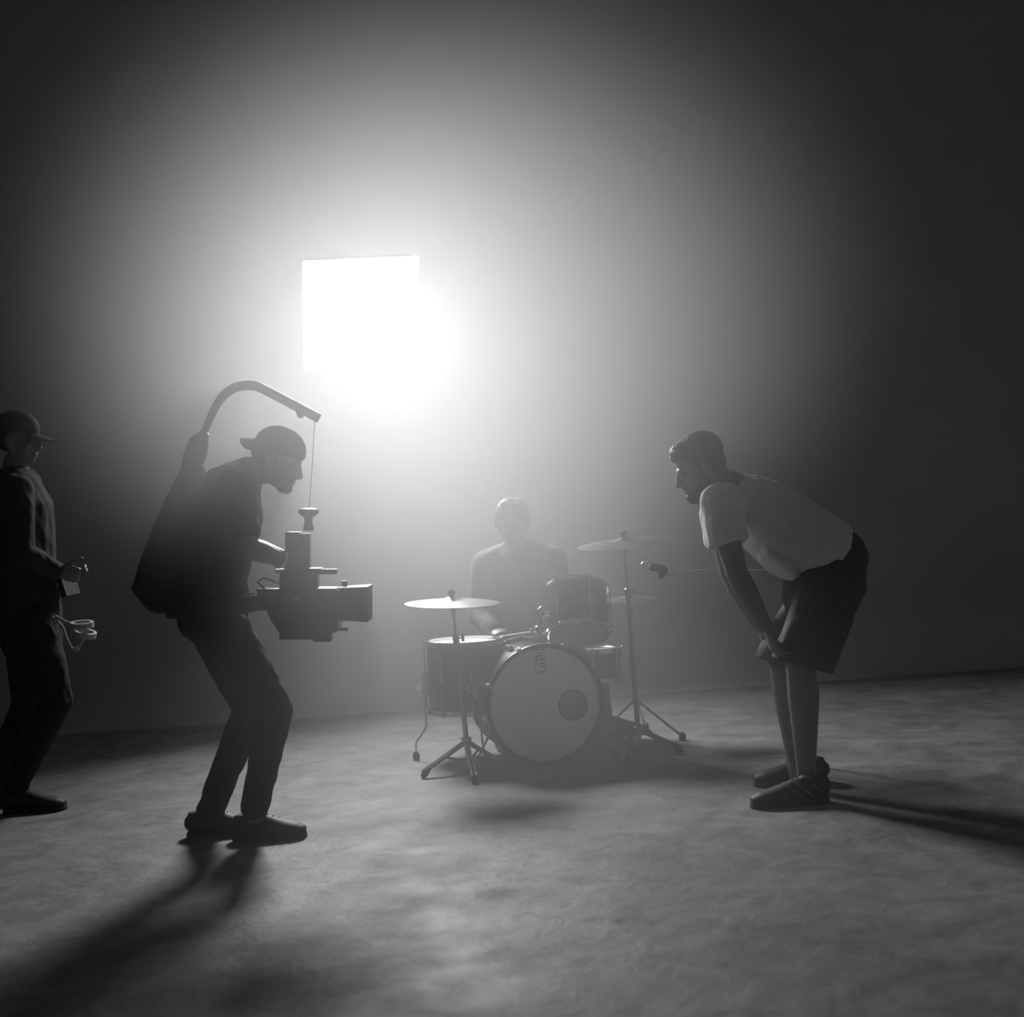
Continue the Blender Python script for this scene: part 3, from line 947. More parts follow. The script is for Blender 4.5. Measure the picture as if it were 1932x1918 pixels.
def shoe(parent, heel, d, L=0.29, trim=False, collar=0.10):
    """heel: floor point under the back of the heel; d: toe direction"""
    heel = Vector(heel); d = Vector((d[0], d[1], 0)).normalized(); z = Vector((0, 0, 1)); s = d.cross(z)
    q = lambda t, h: heel + d * (t * L) + z * h
    mb = MB()
    mb.loft([q(0.06, 0.052), q(0.2, 0.058), q(0.4, 0.055), q(0.56, 0.047), q(0.72, 0.040), q(0.86, 0.036), q(0.94, 0.031)],
            [(0.032, 0.036), (0.037, 0.044), (0.040, 0.044), (0.045, 0.036), (0.047, 0.029), (0.043, 0.023), (0.033, 0.017)], lat=s)
    mb.loft([q(0.19, 0.06), q(0.175, collar)], [(0.038, 0.050), (0.036, 0.047)], lat=s, rounded=False)
    up = mb.fuse('shoe', M['shoe'], parent, 0.005, 4)
    mb = MB()
    out = []
    for t, w in ((-0.012, 0.022), (0.04, 0.036), (0.2, 0.040), (0.4, 0.038), (0.6, 0.046), (0.75, 0.050), (0.88, 0.045), (0.95, 0.034), (0.985, 0.021), (1.0, 0.008)):
        out.append((t, w))
    poly = [q(t, 0) + s * w for t, w in out] + [q(t, 0) - s * w for t, w in reversed(out)]
    mb.rings([poly, [p + z * 0.016 for p in poly], [p * 0.97 + (q(0.5, 0)) * 0.03 + z * 0.023 for p in poly]])
    mb.build('sole', M['sole'], up)
    for i in range(4):
        t = 0.38 + 0.075 * i
        h = (0.101, 0.094, 0.086, 0.078)[i]
        mb = MB()
        mb.tube([q(t, h - 0.022) + s * 0.032, q(t + 0.012, h - 0.004) + s * 0.014, q(t + 0.02, h) , q(t + 0.012, h - 0.004) - s * 0.014, q(t, h - 0.022) - s * 0.032], 0.0028, 6)
        mb.build('lace', M['shoe_trim'] if trim else M['shoe'], up)
    if trim:
        for sd in (-1, 1):
            for (t0, h0, t1, h1) in ((0.22, 0.034, 0.42, 0.088), (0.36, 0.034, 0.52, 0.076), (0.55, 0.034, 0.66, 0.062), (0.10, 0.05, 0.24, 0.082)):
                mb = MB()
                pts = []
                for j in range(5):
                    u = j / 4
                    pts.append(q(t0 + (t1 - t0) * u, h0 + (h1 - h0) * u) + s * (sd * (0.0445 - 0.014 * u ** 2)))
                mb.loft(pts, [(0.004, 0.004)] * 5, seg=6)
                mb.build('overlay', M['shoe_trim'], up)
    return up


def px_r(px, Y):
    return px * Y / F_PX


# ---- camera operator, facing right
def camera_operator():
    Y = 5.12
    P = lambda x, y, dy=0.0: at(x, y, Y + dy)
    m = lambda px: px_r(px, Y)
    foot_n, foot_f = floor_pt(470, 1578), floor_pt(385, 1576)
    t = thing('person', Vector((P(430, 1500).x, Y, 0)), 'person in black cap and dark clothes operating the film camera, knees bent', 'person')
    H = Head(P(526, 866), Vector((math.cos(R(27)), -0.06, -math.sin(R(27)))), scale=0.97)
    ny, fy = -0.17, 0.03                                        # near and far foot depth offsets
    hipN, kneeN, ankN = P(425, 1192, -0.09), P(519, 1338, -0.14), P(481, 1522, -0.09)
    hipF, kneeF, ankF = P(408, 1190, 0.10), P(472, 1336, 0.13), P(396, 1530, 0.06)
    shN, elN, wrN = P(442, 922, -0.185), P(468, 1032, -0.30), P(533, 1056, -0.13)
    shF, elF, wrF = P(446, 922, 0.185), P(472, 1030, 0.28), P(538, 1052, 0.10)
    spine = [P(404, 1160), P(402, 1095), P(413, 1025), P(430, 960), P(444, 918)]
    mb = MB()
    H.skin(mb)
    mb.loft([P(448, 905), P(475, 892), P(503, 884)], [(0.07, 0.062), (0.058, 0.056), (0.056, 0.056)], lat=(0, 1, 0))
    mb.loft(spine, [(0.145, 0.105), (0.135, 0.105), (0.150, 0.115), (0.170, 0.120), (0.150, 0.085)], lat=(0, 1, 0))
    for sh, el, wr in ((shN, elN, wrN), (shF, elF, wrF)):
        mb.loft([sh, (sh + el) / 2, el], [0.054, 0.046, 0.038]); mb.loft([el, el.lerp(wr, 0.35), wr], [0.038, 0.040, 0.027])
    hand(mb, wrN, Vector((0.75, 0.55, 0.12)), Vector((0.2, 0.9, 0.1)), 1, (30, 45, 35))
    hand(mb, wrF, Vector((0.8, -0.45, 0.05)), Vector((0.2, -0.9, 0)), -1, (30, 45, 35))
    for hp, kn, an in ((hipN, kneeN, ankN), (hipF, kneeF, ankF)):
        mb.loft([hp, (hp + kn) / 2, kn], [0.080, 0.068, 0.050]); mb.loft([kn, kn.lerp(an, 0.3), an], [0.050, 0.050, 0.036])
        mb.loft([an, an + Vector((0.0, 0, -0.03))], [0.036, 0.036])
    body = mb.fuse('body', M['skin'], t, 0.0055, 4)
    H.eyes(t)
    # T-shirt
    mb = MB()
    mb.loft(spine, [(0.168, 0.128), (0.158, 0.128), (0.168, 0.136), (0.188, 0.140), (0.165, 0.098)], lat=(0, 1, 0))
    mb.loft([P(420, 915), P(445, 898), P(468, 890)], [(0.13, 0.075), (0.085, 0.06), (0.068, 0.058)], lat=(0, 1, 0))
    mb.loft([P(398, 930), P(425, 905), P(450, 893)], [(0.10, 0.05), (0.11, 0.05), (0.09, 0.04)], lat=(0, 1, 0))
    for sh, el in ((shN, elN), (shF, elF)):
        mb.loft([sh, sh.lerp(el, 0.35), sh.lerp(el, 0.72)], [0.072, 0.066, 0.060])
    mb.fuse('t_shirt', M['black_cloth'], t, 0.007, 5, (0.004, 14))
    # trousers
    mb = MB()
    mb.loft([P(403, 1125), P(404, 1158), P(414, 1180)], [(0.168, 0.138), (0.172, 0.140), (0.165, 0.110)], lat=(0, 1, 0))
    mb.ell(P(390, 1170), (m(52), 0.155, m(42)))
    for hp, kn, an in ((hipN, kneeN, ankN), (hipF, kneeF, ankF)):
        mb.loft([hp, (hp + kn) / 2, kn], [0.097, 0.086, 0.066]); mb.loft([kn, kn.lerp(an, 0.3), kn.lerp(an, 0.7), an], [0.066, 0.063, 0.057, 0.053])
    mb.fuse('trousers', M['denim'], t, 0.007, 5, (0.0035, 16))
    # cap worn backwards
    mb = MB()
    mb.ell(H.p(-0.012, 0, 0.040), (0.106, 0.086, 0.089), H.ax)
    cap = mb.fuse('cap', M['black_cloth'], t, 0.005, 3, cut=[(H.p(0, 0, 0.022), -H.u + H.f * 0.12)])
    b0, b1 = P(490, 836), P(454, 831)
    bd = (b1 - b0).normalized(); bl = (b1 - b0).length
    mb = MB(); up_b = Vector((-bd.z, 0, bd.x)) if bd.x < 0 else Vector((bd.z, 0, -bd.x))
    rings = []
    for u, w, th in ((-0.3, 0.060, 0.013), (0.2, 0.078, 0.012), (0.6, 0.072, 0.009), (0.85, 0.055, 0.007), (1.0, 0.025, 0.005)):
        ring = []
        for k in range(12):
            a = 2 * math.pi * k / 12
            lat = math.cos(a) * w
            ring.append(b0 + bd * (bl * u) + Vector((0, lat, 0)) + up_b * 1.0 * (math.sin(a) * th + 0.0) - Vector((0, 0, 1)) * (lat * lat * 7.0 - 0.006))
        rings.append(ring)
    mb.rings(rings); mb.build('brim', M['black_cloth'], cap)
    # hair below the cap, short beard
    mb = MB()
    mb.ell(H.p(-0.030, 0, 0.000), (0.082, 0.079, 0.060), H.ax)
    mb.fuse('hair', M['hair'], t, 0.006, 3, (0.003, 60), cut=[(H.p(0.010, 0, 0), H.f)])
    mb = MB()
    mb.ell(H.p(0.062, 0, -0.094), (0.034, 0.034, 0.026), H.ax); mb.ell(H.p(0.084, 0, -0.062), (0.010, 0.027, 0.012), H.ax)
    mb.fuse('beard', M['hair'], t, 0.005, 2, (0.002, 80))
    mb = MB(); a_, b_, d_ = frame_of(wrN - elN)
    mb.torus(elN.lerp(wrN, 0.93), d_, 0.030, 0.007, 28, 8)
    tag(mb.build('wristband', M['watch'], t), 'bright metal wristband')
    # shoes
    shoe(t, floor_pt(440, 1588) + Vector((0, 0.035, 0)), (1, -0.12), 0.285)
    shoe(t, floor_pt(352, 1582) + Vector((0, 0.035, 0)), (1, 0.02), 0.285)
    return t


def support_rig():
    Y = 5.12
    P = lambda x, y, dy=0.0: at(x, y, Y + dy)
    m = lambda px: px_r(px, Y)
    t = thing('camera_support_rig', P(330, 1140), 'black body-worn camera support with back panel and curved overhead arm', 'camera support')
    mb = MB()
    mb.loft([P(366, 892), P(350, 940), P(332, 1005), P(315, 1070), P(302, 1106), P(310, 1120)],
            [(0.055, m(24)), (0.105, m(30)), (0.135, m(38)), (0.150, m(45)), (0.150, m(46)), (0.130, m(38))], lat=(0, 1, 0), power=3.2)
    mb.fuse('back_panel', M['black_cloth'], t, 0.007, 4)
    mb = MB()
    mb.loft([P(360, 884), P(368, 858), P(377, 832), P(383, 822)], [(0.036, m(18)), (0.038, m(21)), (0.034, m(18)), (0.024, m(11))], lat=(0, 1, 0), power=3.0)
    mb.build('arm_socket', M['black_plastic'], t)
    mb = MB()
    ctl = [(384, 818), (396, 789), (408, 765), (421, 747), (439, 733), (461, 727), (482, 728), (501, 736), (530, 751), (562, 768), (602, 789)]
    pts = [P(*c) for c in ctl]
    fine = []
    for i in range(len(pts) - 1):
        p0, p1, p2, p3 = pts[max(0, i - 1)], pts[i], pts[i + 1], pts[min(len(pts) - 1, i + 2)]
        for j in range(4):
            u = j / 4
            fine.append(0.5 * ((2 * p1) + (p2 - p0) * u + (2 * p0 - 5 * p1 + 4 * p2 - p3) * u * u + (3 * p1 - p0 - 3 * p2 + p3) * u ** 3))
    fine.append(pts[-1])
    rr = [m(6.5) + (m(9.0) - m(6.5)) * min(1, i / 14) for i in range(len(fine))]
    mb.loft(fine, rr, seg=16, rounded=False)
    mb.build('curved_arm', M['black_metal'], t)
    mb = MB(); mb.lathe(P(566, 782, -0.012), (0, 1, 0), [(0.010, 0), (0.013, 0.004), (0.013, 0.02), (0.010, 0.024)], 16)
    mb.box(P(566, 776), (0.03, 0.03, 0.018), None, 0.004)
    mb.build('pulley', M['black_metal'], t)
    mb = MB(); mb.lathe(P(594, 785, -0.008), (0, 1, 0), [(0.008, 0), (0.011, 0.003), (0.011, 0.013), (0.008, 0.016)], 16)
    mb.build('end_pulley', M['black_metal'], t)
    mb = MB(); mb.tube([P(594, 788), P(589, 880), P(583, 962)], 0.0016, 6)
    mb.build('suspension_cable', M['cord'], t)
    mb = MB()
    ring = []
    c0, c1 = P(404, 1148), P(404, 1128)
    for r0, z in ((1.0, -0.032), (1.06, -0.030), (1.06, 0.030), (1.0, 0.032)):
        rg = []
        for k in range(40):
            a = 2 * math.pi * k / 40
            rg.append(P(402, 1142) + Vector((0.168 * r0 * math.cos(a), 0.186 * r0 * math.sin(a), z)))
        ring.append(rg)
    ring.append(ring[0])
    mb.rings(ring, False); mb.build('waist_belt', M['black_cloth'], t)


def film_camera():
    Y = 5.09
    P = lambda x, y, dy=0.0: at(x, y, Y + dy)
    m = lambda px: px_r(px, Y)
    cx, cz = math.cos(ROLL), math.sin(ROLL)
    AX = (Vector((cx, 0, -cz)) , Vector((0, 1, 0)), Vector((cz, 0, cx)))     # hung a touch off level
    def bx(x0, y0, x1, y1, w, dy=0.0, bev=0.006):
        mb = MB(); mb.box(P((x0 + x1) / 2, (y0 + y1) / 2, dy), (m(x1 - x0), w, m(y1 - y0)), AX, bev); return mb
    t = thing('film_camera', P(580, 1206), 'black film camera with matte box hanging in front of the operator', 'camera')
    bx(527, 1108, 641, 1190, 0.145, bev=0.012).build('body', M['black_metal'], t)
    b = bx(488, 1111, 529, 1150, 0.09, bev=0.006).build('battery', M['black_plastic'], t)
    bx(487, 1110, 530, 1114, 0.10, bev=0.002).build('battery_plate', M['black_metal'], b)
    mb = MB(); mb.loft([P(512, 1148, -0.03), P(520, 1165, -0.03), P(537, 1184, -0.03)], [(0.022, 0.020), (0.024, 0.022), (0.026, 0.026)]); mb.build('rear_grip', M['black_plastic'], t)
    mb = MB(); mb.lathe(P(600, 1146), AX[0], [(0.045, 0), (0.045, m(20)), (0.052, m(22)), (0.052, m(36)), (0.048, m(38)), (0.055, m(50))], 36); ln = mb.build('lens', M['black_metal'], t)
    mb = MB(); mb.lathe(P(620, 1146), AX[0], [(0.0525, 0.004), (0.0545, 0.006), (0.0545, 0.016), (0.0525, 0.018)], 36); mb.build('focus_ring', M['dull_steel'], ln)
    mb = MB()
    x0, x1 = P(643, 1137), P(698, 1137)
    for q in range(1):
        r = []
        for c, w, h in ((x0, 0.130, m(60)), (x1, 0.172, m(66))):
            r.append([c + AX[1] * (sy * w / 2) + AX[2] * (sz * h / 2) for sy, sz in ((-1, -1), (1, -1), (1, 1), (-1, 1))])
        inner = [x1 + AX[1] * (sy * 0.162 / 2) + AX[2] * (sz * (m(66) - 0.01) / 2) for sy, sz in ((-1, -1), (1, -1), (1, 1), (-1, 1))]
        deep = [x0 + AX[0] * 0.02 + AX[1] * (sy * 0.11 / 2) + AX[2] * (sz * (m(60) - 0.02) / 2) for sy, sz in ((-1, -1), (1, -1), (1, 1), (-1, 1))]
        mb.rings([r[0], r[1], inner, deep])
    mbx = mb.build('matte_box', M['black_plastic'], t, smooth=False)
    mb = MB(); mb.lathe(P(650, 1106), AX[2], [(0.010, 0), (0.012, 0.004), (0.012, 0.018), (0.009, 0.022)], 14); mb.build('knob', M['black_metal'], mbx)
    bx(612, 1113, 645, 1117, 0.10, bev=0.001).build('lens_bracket', M['dull_steel'], t)
    # top plate, handle riser, monitor, hook
    bx(526, 1071, 608, 1078, 0.10, bev=0.002).build('top_plate', M['black_metal'], t)
    bx(600, 1073, 636, 1083, 0.03, -0.02, 0.003).build('accessory_arm', M['black_metal'], t)
    bx(530, 1078, 600, 1110, 0.075, bev=0.006).build('riser', M['black_plastic'], t)
    bx(520, 1073, 538, 1081, 0.05, -0.06, 0.003).build('side_rail', M['dull_steel'], t)
    bx(519, 1096, 534, 1100, 0.06, -0.05, 0.001).build('cable_clamp', M['dull_steel'], t)
    bx(542, 1003, 568, 1066, 0.11, bev=0.005).build('receiver_box', M['black_plastic'], t)
    bx(567, 1006, 585, 1072, 0.05, bev=0.004).build('handle_post', M['black_metal'], t)
    bx(541, 1056, 582, 1072, 0.06, bev=0.003).build('handle', M['black_plastic'], t)
    mb = MB(); mb.lathe(P(582, 1001), AX[2], [(m(10), 0), (m(10), m(8)), (m(7.5), m(14)), (m(8), m(24)), (m(18), m(32)), (m(20), m(37)), (m(17), m(41)), (m(6), m(43))], 24); mb.build('suspension_hook', M['black_metal'], t)
    # base
    for s in (-1, 1):
        mb = MB(); mb.tube([P(528, 1187, s * 0.03), P(657, 1187, s * 0.03)], 0.0075, 12); mb.build('rod', M['dull_steel'], t)
    bx(531, 1190, 600, 1204, 0.10, bev=0.004).build('base_plate', M['black_metal'], t)
    bx(592, 1193, 627, 1209, 0.07, bev=0.005).build('tripod_shoe', M['black_metal'], t)
    mb = MB(); mb.lathe(P(608, 1160, -0.085), (0, -1, 0), [(0.012, -0.02), (0.012, 0), (0.034, 0.002), (0.036, 0.008), (0.036, 0.022), (0.032, 0.026)], 28); mb.build('follow_focus', M['black_plastic'], t)
    mb = MB(); mb.lathe(P(560, 1128, -0.073), (0, -1, 0), [(0.016, 0), (0.016, 0.006), (0.012, 0.009)], 20); mb.build('dial', M['dull_steel'], t)
    mb = MB(); mb.tube([P(500, 1112, -0.03), P(486, 1098, -0.05), P(497, 1090, -0.06), P(522, 1098, -0.06)], 0.004, 8); mb.build('power_cable', M['rubber'], t)


# ---- man bending forward, facing left
def bending_man():
    Y = 5.15
    P = lambda x, y, dy=0.0: at(x, y, Y + dy)
    m = lambda px: px_r(px, Y)
    t = thing('person', Vector((P(1520, 1500).x, Y, 0)), 'bearded person in pale T-shirt and dark shorts leaning forward, hands on knees', 'person')
    H = Head(P(1318, 881), Vector((-math.cos(R(22)), -0.02, -math.sin(R(22)))), scale=0.97)
    hipN, kneeN, ankN = P(1566, 1092, -0.09), P(1508, 1246, -0.13), P(1522, 1466, -0.07)
    hipF, kneeF, ankF = P(1560, 1092, 0.10), P(1474, 1246, 0.17), P(1505, 1452, 0.11)
    shN, elN, wrN = P(1354, 946, -0.185), P(1390, 1080, -0.25), P(1443, 1178, -0.19)
    shF, elF, wrF = P(1350, 946, 0.185), P(1376, 1078, 0.26), P(1428, 1176, 0.22)
    spine = [P(1562, 1058), P(1510, 1018), P(1455, 980), P(1408, 948), P(1374, 925)]
    mb = MB()
    H.skin(mb)
    mb.loft([P(1384, 922), P(1362, 910), P(1338, 900)], [(0.075, 0.068), (0.062, 0.060), (0.060, 0.060)], lat=(0, 1, 0))
    mb.loft(spine, [(0.150, 0.120), (0.140, 0.120), (0.155, 0.130), (0.165, 0.115), (0.150, 0.080)], lat=(0, 1, 0))
    for sh, el, wr in ((shN, elN, wrN), (shF, elF, wrF)):
        mb.loft([sh, sh.lerp(el, 0.5), el], [0.056, 0.050, 0.041]); mb.loft([el, el.lerp(wr, 0.3), wr], [0.041, 0.043, 0.028])
    dn = Vector((0.10, 0.02, -1))
    hand(mb, wrN + Vector((0.012, 0, -0.012)), Vector((0.22, 0.12, -0.9)), Vector((1, 0.25, 0)), -1, (22, 38, 30), 0.6, 0.4)
    hand(mb, wrF + Vector((0.012, 0, -0.012)), Vector((0.22, -0.12, -0.9)), Vector((1, -0.25, 0)), 1, (22, 38, 30), 0.6, 0.4)
    for hp, kn, an in ((hipN, kneeN, ankN), (hipF, kneeF, ankF)):
        mb.loft([hp, hp.lerp(kn, 0.5), kn], [0.085, 0.072, 0.054])
        cal = kn.lerp(an, 0.30) + Vector((0.008, 0, 0))
        mb.loft([kn, cal, kn.lerp(an, 0.62) + Vector((0.004, 0, 0)), kn.lerp(an, 0.9), an], [0.053, 0.061, 0.049, 0.038, 0.038])
        mb.loft([an, an + Vector((0, 0, -0.03))], [0.036, 0.034])
    mb.fuse('body', M['skin'], t, 0.0055, 4)
    H.eyes(t)
    # T-shirt, loose over the belly, with wide short sleeves
    mb = MB()
    tee = [P(1572, 1052), P(1530, 1030), P(1480, 1000), P(1430, 966), P(1392, 940), P(1368, 922)]
    mb.loft(tee, [(0.182, 0.140), (0.178, 0.150), (0.182, 0.156), (0.192, 0.142), (0.188, 0.110), (0.130, 0.072)], lat=(0, 1, 0), rounded=False)
    mb.loft([P(1376, 918), P(1358, 910)], [(0.085, 0.068), (0.070, 0.062)], lat=(0, 1, 0), rounded=False)
    mb.loft([P(1440, 1040), P(1470, 1062), P(1486, 1080)], [(0.15, 0.04), (0.15, 0.05), (0.14, 0.03)], lat=(0, 1, 0))
    for sh, el in ((shN, elN), (shF, elF)):
        mb.loft([sh + Vector((0.015, 0, 0.005)), sh.lerp(el, 0.3), sh.lerp(el, 0.60)], [0.076, 0.080, 0.076], rounded=False)
        mb.ell(sh + Vector((0.02, 0, 0)), (0.085, 0.06, 0.075))
    mb.fuse('t_shirt', M['grey_tee'], t, 0.007, 5, (0.005, 10))
    # shorts
    mb = MB()
    mb.loft([P(1568, 1056), P(1556, 1090), P(1548, 1118)], [(0.176, 0.140), (0.186, 0.160), (0.180, 0.150)], lat=(0, 1, 0))
    mb.ell(P(1572, 1085), (m(58), 0.18, m(60)))
    for hp, kn in ((hipN, kneeN), (hipF, kneeF)):
        off = Vector((m(10), 0, 0))
        mb.loft([hp, hp.lerp(kn, 0.45) + off, hp.lerp(kn, 0.95) + off * 0.8, kn + off * 0.6 + Vector((0, 0, -0.02))], [(0.098, 0.115), (0.094, 0.118), (0.092, 0.120), (0.092, 0.120)], lat=(0, 1, 0), rounded=False)
    sh = mb.fuse('shorts', M['shorts'], t, 0.007, 4, (0.005, 9))
    # hair, beard
    mb = MB()
    mb.ell(H.p(-0.028, 0, 0.054), (0.096, 0.081, 0.078), H.ax)
    mb.ell(H.p(0.034, 0, 0.090), (0.050, 0.056, 0.032), H.ax)
    mb.ell(H.p(0.068, 0, 0.076), (0.020, 0.044, 0.020), H.ax)
    mb.ell(H.p(-0.052, 0, -0.002), (0.058, 0.072, 0.060), H.ax)
    for s in (-1, 1):
        mb.ell(H.p(-0.034, s * 0.058, 0.016), (0.044, 0.022, 0.040), H.ax)
        mb.loft([H.p(0.006, s * 0.068, 0.040), H.p(0.010, s * 0.070, 0.010), H.p(0.008, s * 0.066, -0.022)], [(0.014), (0.011), (0.009)])
    mb.fuse('hair', M['hair'], t, 0.005, 2, (0.004, 55))
    mb = MB()
    mb.ell(H.p(0.060, 0, -0.098), (0.038, 0.037, 0.032), H.ax)
    mb.ell(H.p(0.086, 0, -0.056), (0.011, 0.030, 0.009), H.ax)
    for s in (-1, 1):
        mb.loft([H.p(0.004, s * 0.062, -0.020), H.p(0.008, s * 0.056, -0.062), H.p(0.050, s * 0.028, -0.098)], [0.015, 0.020, 0.022])
    mb.fuse('beard', M['hair'], t, 0.005, 2, (0.003, 70))
    shoe(t, floor_pt(1566, 1516) + Vector((0, 0.04, 0)), (-1, -0.07), 0.30, True, 0.105)
    shoe(t, floor_pt(1568, 1480) + Vector((0, 0.06, 0)), (-1, 0.05), 0.30, True, 0.105)


# ---- drummer, facing the photographer
def drummer():
    Y = 6.92
    P = lambda x, y, dy=0.0: at(x, y, Y + dy)
    t = thing('person', Vector((P(985, 1300).x, Y, 0)), 'drummer in a jacket seated behind the drum kit, almost lost in the haze', 'person')
    H = Head(P(967, 988), Vector((-0.12, -0.98, -0.16)), scale=0.98)
    pelvis = P(985, 1224)
    spine = [pelvis, P(984, 1165), P(980, 1105), P(978, 1065), P(975, 1045)]
    shL, elL, wrL = P(916, 1066, -0.02), P(905, 1158, -0.08), P(932, 1190, -0.30)
    shR, elR, wrR = P(1042, 1056, -0.02), P(1058, 1148, -0.06), P(1040, 1192, -0.30)
    hipL, kneeL, ankL = P(958, 1232, -0.05), P(942, 1262, -0.36), P(950, 1392, -0.22)
    hipR, kneeR, ankR = P(1012, 1230, -0.05), at(1118, 1256, 6.60), at(1136, 1362, 6.60)
    mb = MB()
    H.skin(mb)
    mb.loft([P(976, 1050), P(972, 1032), P(969, 1012)], [(0.062, 0.058), (0.055, 0.055), (0.053, 0.055)], lat=(1, 0, 0))
    mb.loft(spine, [(0.155, 0.110), (0.140, 0.100), (0.165, 0.115), (0.165, 0.100), (0.10, 0.07)], lat=(1, 0, 0))
    for sh, el, wr in ((shL, elL, wrL), (shR, elR, wrR)):
        mb.loft([sh, sh.lerp(el, 0.5), el], [0.054, 0.047, 0.039]); mb.loft([el, el.lerp(wr, 0.35), wr], [0.039, 0.040, 0.027])
    hand(mb, wrL, Vector((0.35, -0.85, -0.1)), Vector((0.2, 0, -1)), 1, (55, 65, 45))
    hand(mb, wrR, Vector((-0.15, -0.9, -0.1)), Vector((-0.2, 0, -1)), -1, (55, 65, 45))
    for hp, kn, an in ((hipL, kneeL, ankL), (hipR, kneeR, ankR)):
        mb.loft([hp, hp.lerp(kn, 0.5), kn], [0.080, 0.070, 0.050]); mb.loft([kn, kn.lerp(an, 0.3), an], [0.050, 0.050, 0.036])
    mb.fuse('body', M['skin'], t, 0.006, 4)
    H.eyes(t)
    mb = MB()
    mb.loft([P(985, 1232), P(984, 1165), P(980, 1105), P(978, 1066)], [(0.185, 0.140), (0.175, 0.135), (0.196, 0.145), (0.190, 0.115)], lat=(1, 0, 0))
    mb.loft([P(977, 1062), P(974, 1040)], [(0.11, 0.085), (0.075, 0.068)], lat=(1, 0, 0), rounded=False)
    mb.loft([P(914, 1060), P(948, 1048), P(974, 1040)], [0.058, 0.062, 0.066]); mb.loft([P(1043, 1050), P(1005, 1042), P(974, 1040)], [0.058, 0.062, 0.066])
    for sh, el, wr in ((shL, elL, wrL), (shR, elR, wrR)):
        mb.loft([sh, sh.lerp(el, 0.5), el], [0.076, 0.066, 0.058]); mb.loft([el, el.lerp(wr, 0.5), el.lerp(wr, 0.92)], [0.058, 0.052, 0.044])
        mb.ell(sh, (0.066, 0.07, 0.054))
    mb.fuse('jacket', M['grey_jacket'], t, 0.008, 5, (0.005, 11))
    mb = MB()
    mb.loft([P(985, 1222), P(985, 1246)], [(0.185, 0.145), (0.185, 0.150)], lat=(1, 0, 0))
    for hp, kn, an in ((hipL, kneeL, ankL), (hipR, kneeR, ankR)):
        mb.loft([hp, hp.lerp(kn, 0.5), kn], [0.097, 0.086, 0.067]); mb.loft([kn, kn.lerp(an, 0.4), an], [0.067, 0.062, 0.056])
    mb.fuse('trousers', M['denim'], t, 0.008, 5, (0.004, 14))
    mb = MB()
    mb.ell(H.p(-0.026, 0, 0.054), (0.098, 0.086, 0.082), H.ax)
    mb.ell(H.p(-0.050, 0, 0.000), (0.058, 0.074, 0.062), H.ax)
    mb.ell(H.p(0.030, 0.012, 0.110), (0.046, 0.040, 0.030), H.ax)
    mb.ell(H.p(0.000, -0.040, 0.098), (0.055, 0.040, 0.034), H.ax)
    for s in (-1, 1): mb.ell(H.p(-0.010, s * 0.078, 0.020), (0.045, 0.016, 0.042), H.ax)
    mb.fuse('hair', M['hair'], t, 0.006, 2, (0.006, 40))
    # right foot of the picture rests on the hi-hat pedal
    a = ankR + Vector((-0.055, 0, 0)); a.z = 0
    s1 = shoe(t, a, (1, -0.25), 0.27)
    h = 0.036
    s1.location.z += h
    s1.rotation_euler = (0, 0, 0)
    b = Vector((ankL.x, ankL.y + 0.05, 0))
    s2 = shoe(t, b, (0.1, -1), 0.27); s2.location.z += max(0, ankL.z - 0.09)
    # stool
    st = thing('drum_stool', Vector((pelvis.x, Y + 0.04, 0)), 'round black drum stool under the drummer', 'stool')
    c = Vector((pelvis.x, Y + 0.04, 0)); zt = pelvis.z - 0.125
    mb = MB(); mb.lathe(c + Vector((0, 0, zt - 0.07)), (0, 0, 1), [(0.14, 0), (0.165, 0.01), (0.17, 0.04), (0.16, 0.065), (0.10, 0.072)], 32); mb.build('seat', M['black_cloth'], st)
    mb = MB(); mb.tube([c + Vector((0, 0, 0.1)), c + Vector((0, 0, zt - 0.06))], 0.014, 12); mb.build('post', M['dull_steel'], st)
    for k in range(3):
        a = 2 * math.pi * k / 3 + 0.4
        u = Vector((math.cos(a), math.sin(a), 0))
        e = c + u * 0.24
        mb = MB(); mb.tube([c + Vector((0, 0, 0.22)), e + Vector((0, 0, 0.02))], 0.009, 8); l = mb.build('leg', M['dull_steel'], st)
        rubber_foot(l, e)
    for nm, wr, d, lab in (('drumstick', wrL, Vector((0.75, -0.55, 0.12)), 'wooden drumstick in the hand nearer the floor tom'), ('drumstick', wrR, Vector((-0.5, -0.75, 0.15)), 'wooden drumstick in the hand nearer the hi-hat')):
        d = d.normalized(); c0 = wr + Vector((0, -0.085, -0.028))
        mb = MB(); mb.loft([c0 - d * 0.10, c0, c0 + d * 0.2, c0 + d * 0.27, c0 + d * 0.285, c0 + d * 0.295], [0.007, 0.0072, 0.006, 0.0038, 0.005, 0.0035], seg=10)
        tag(mb.build(nm, M['wood']), lab, 'drumstick')


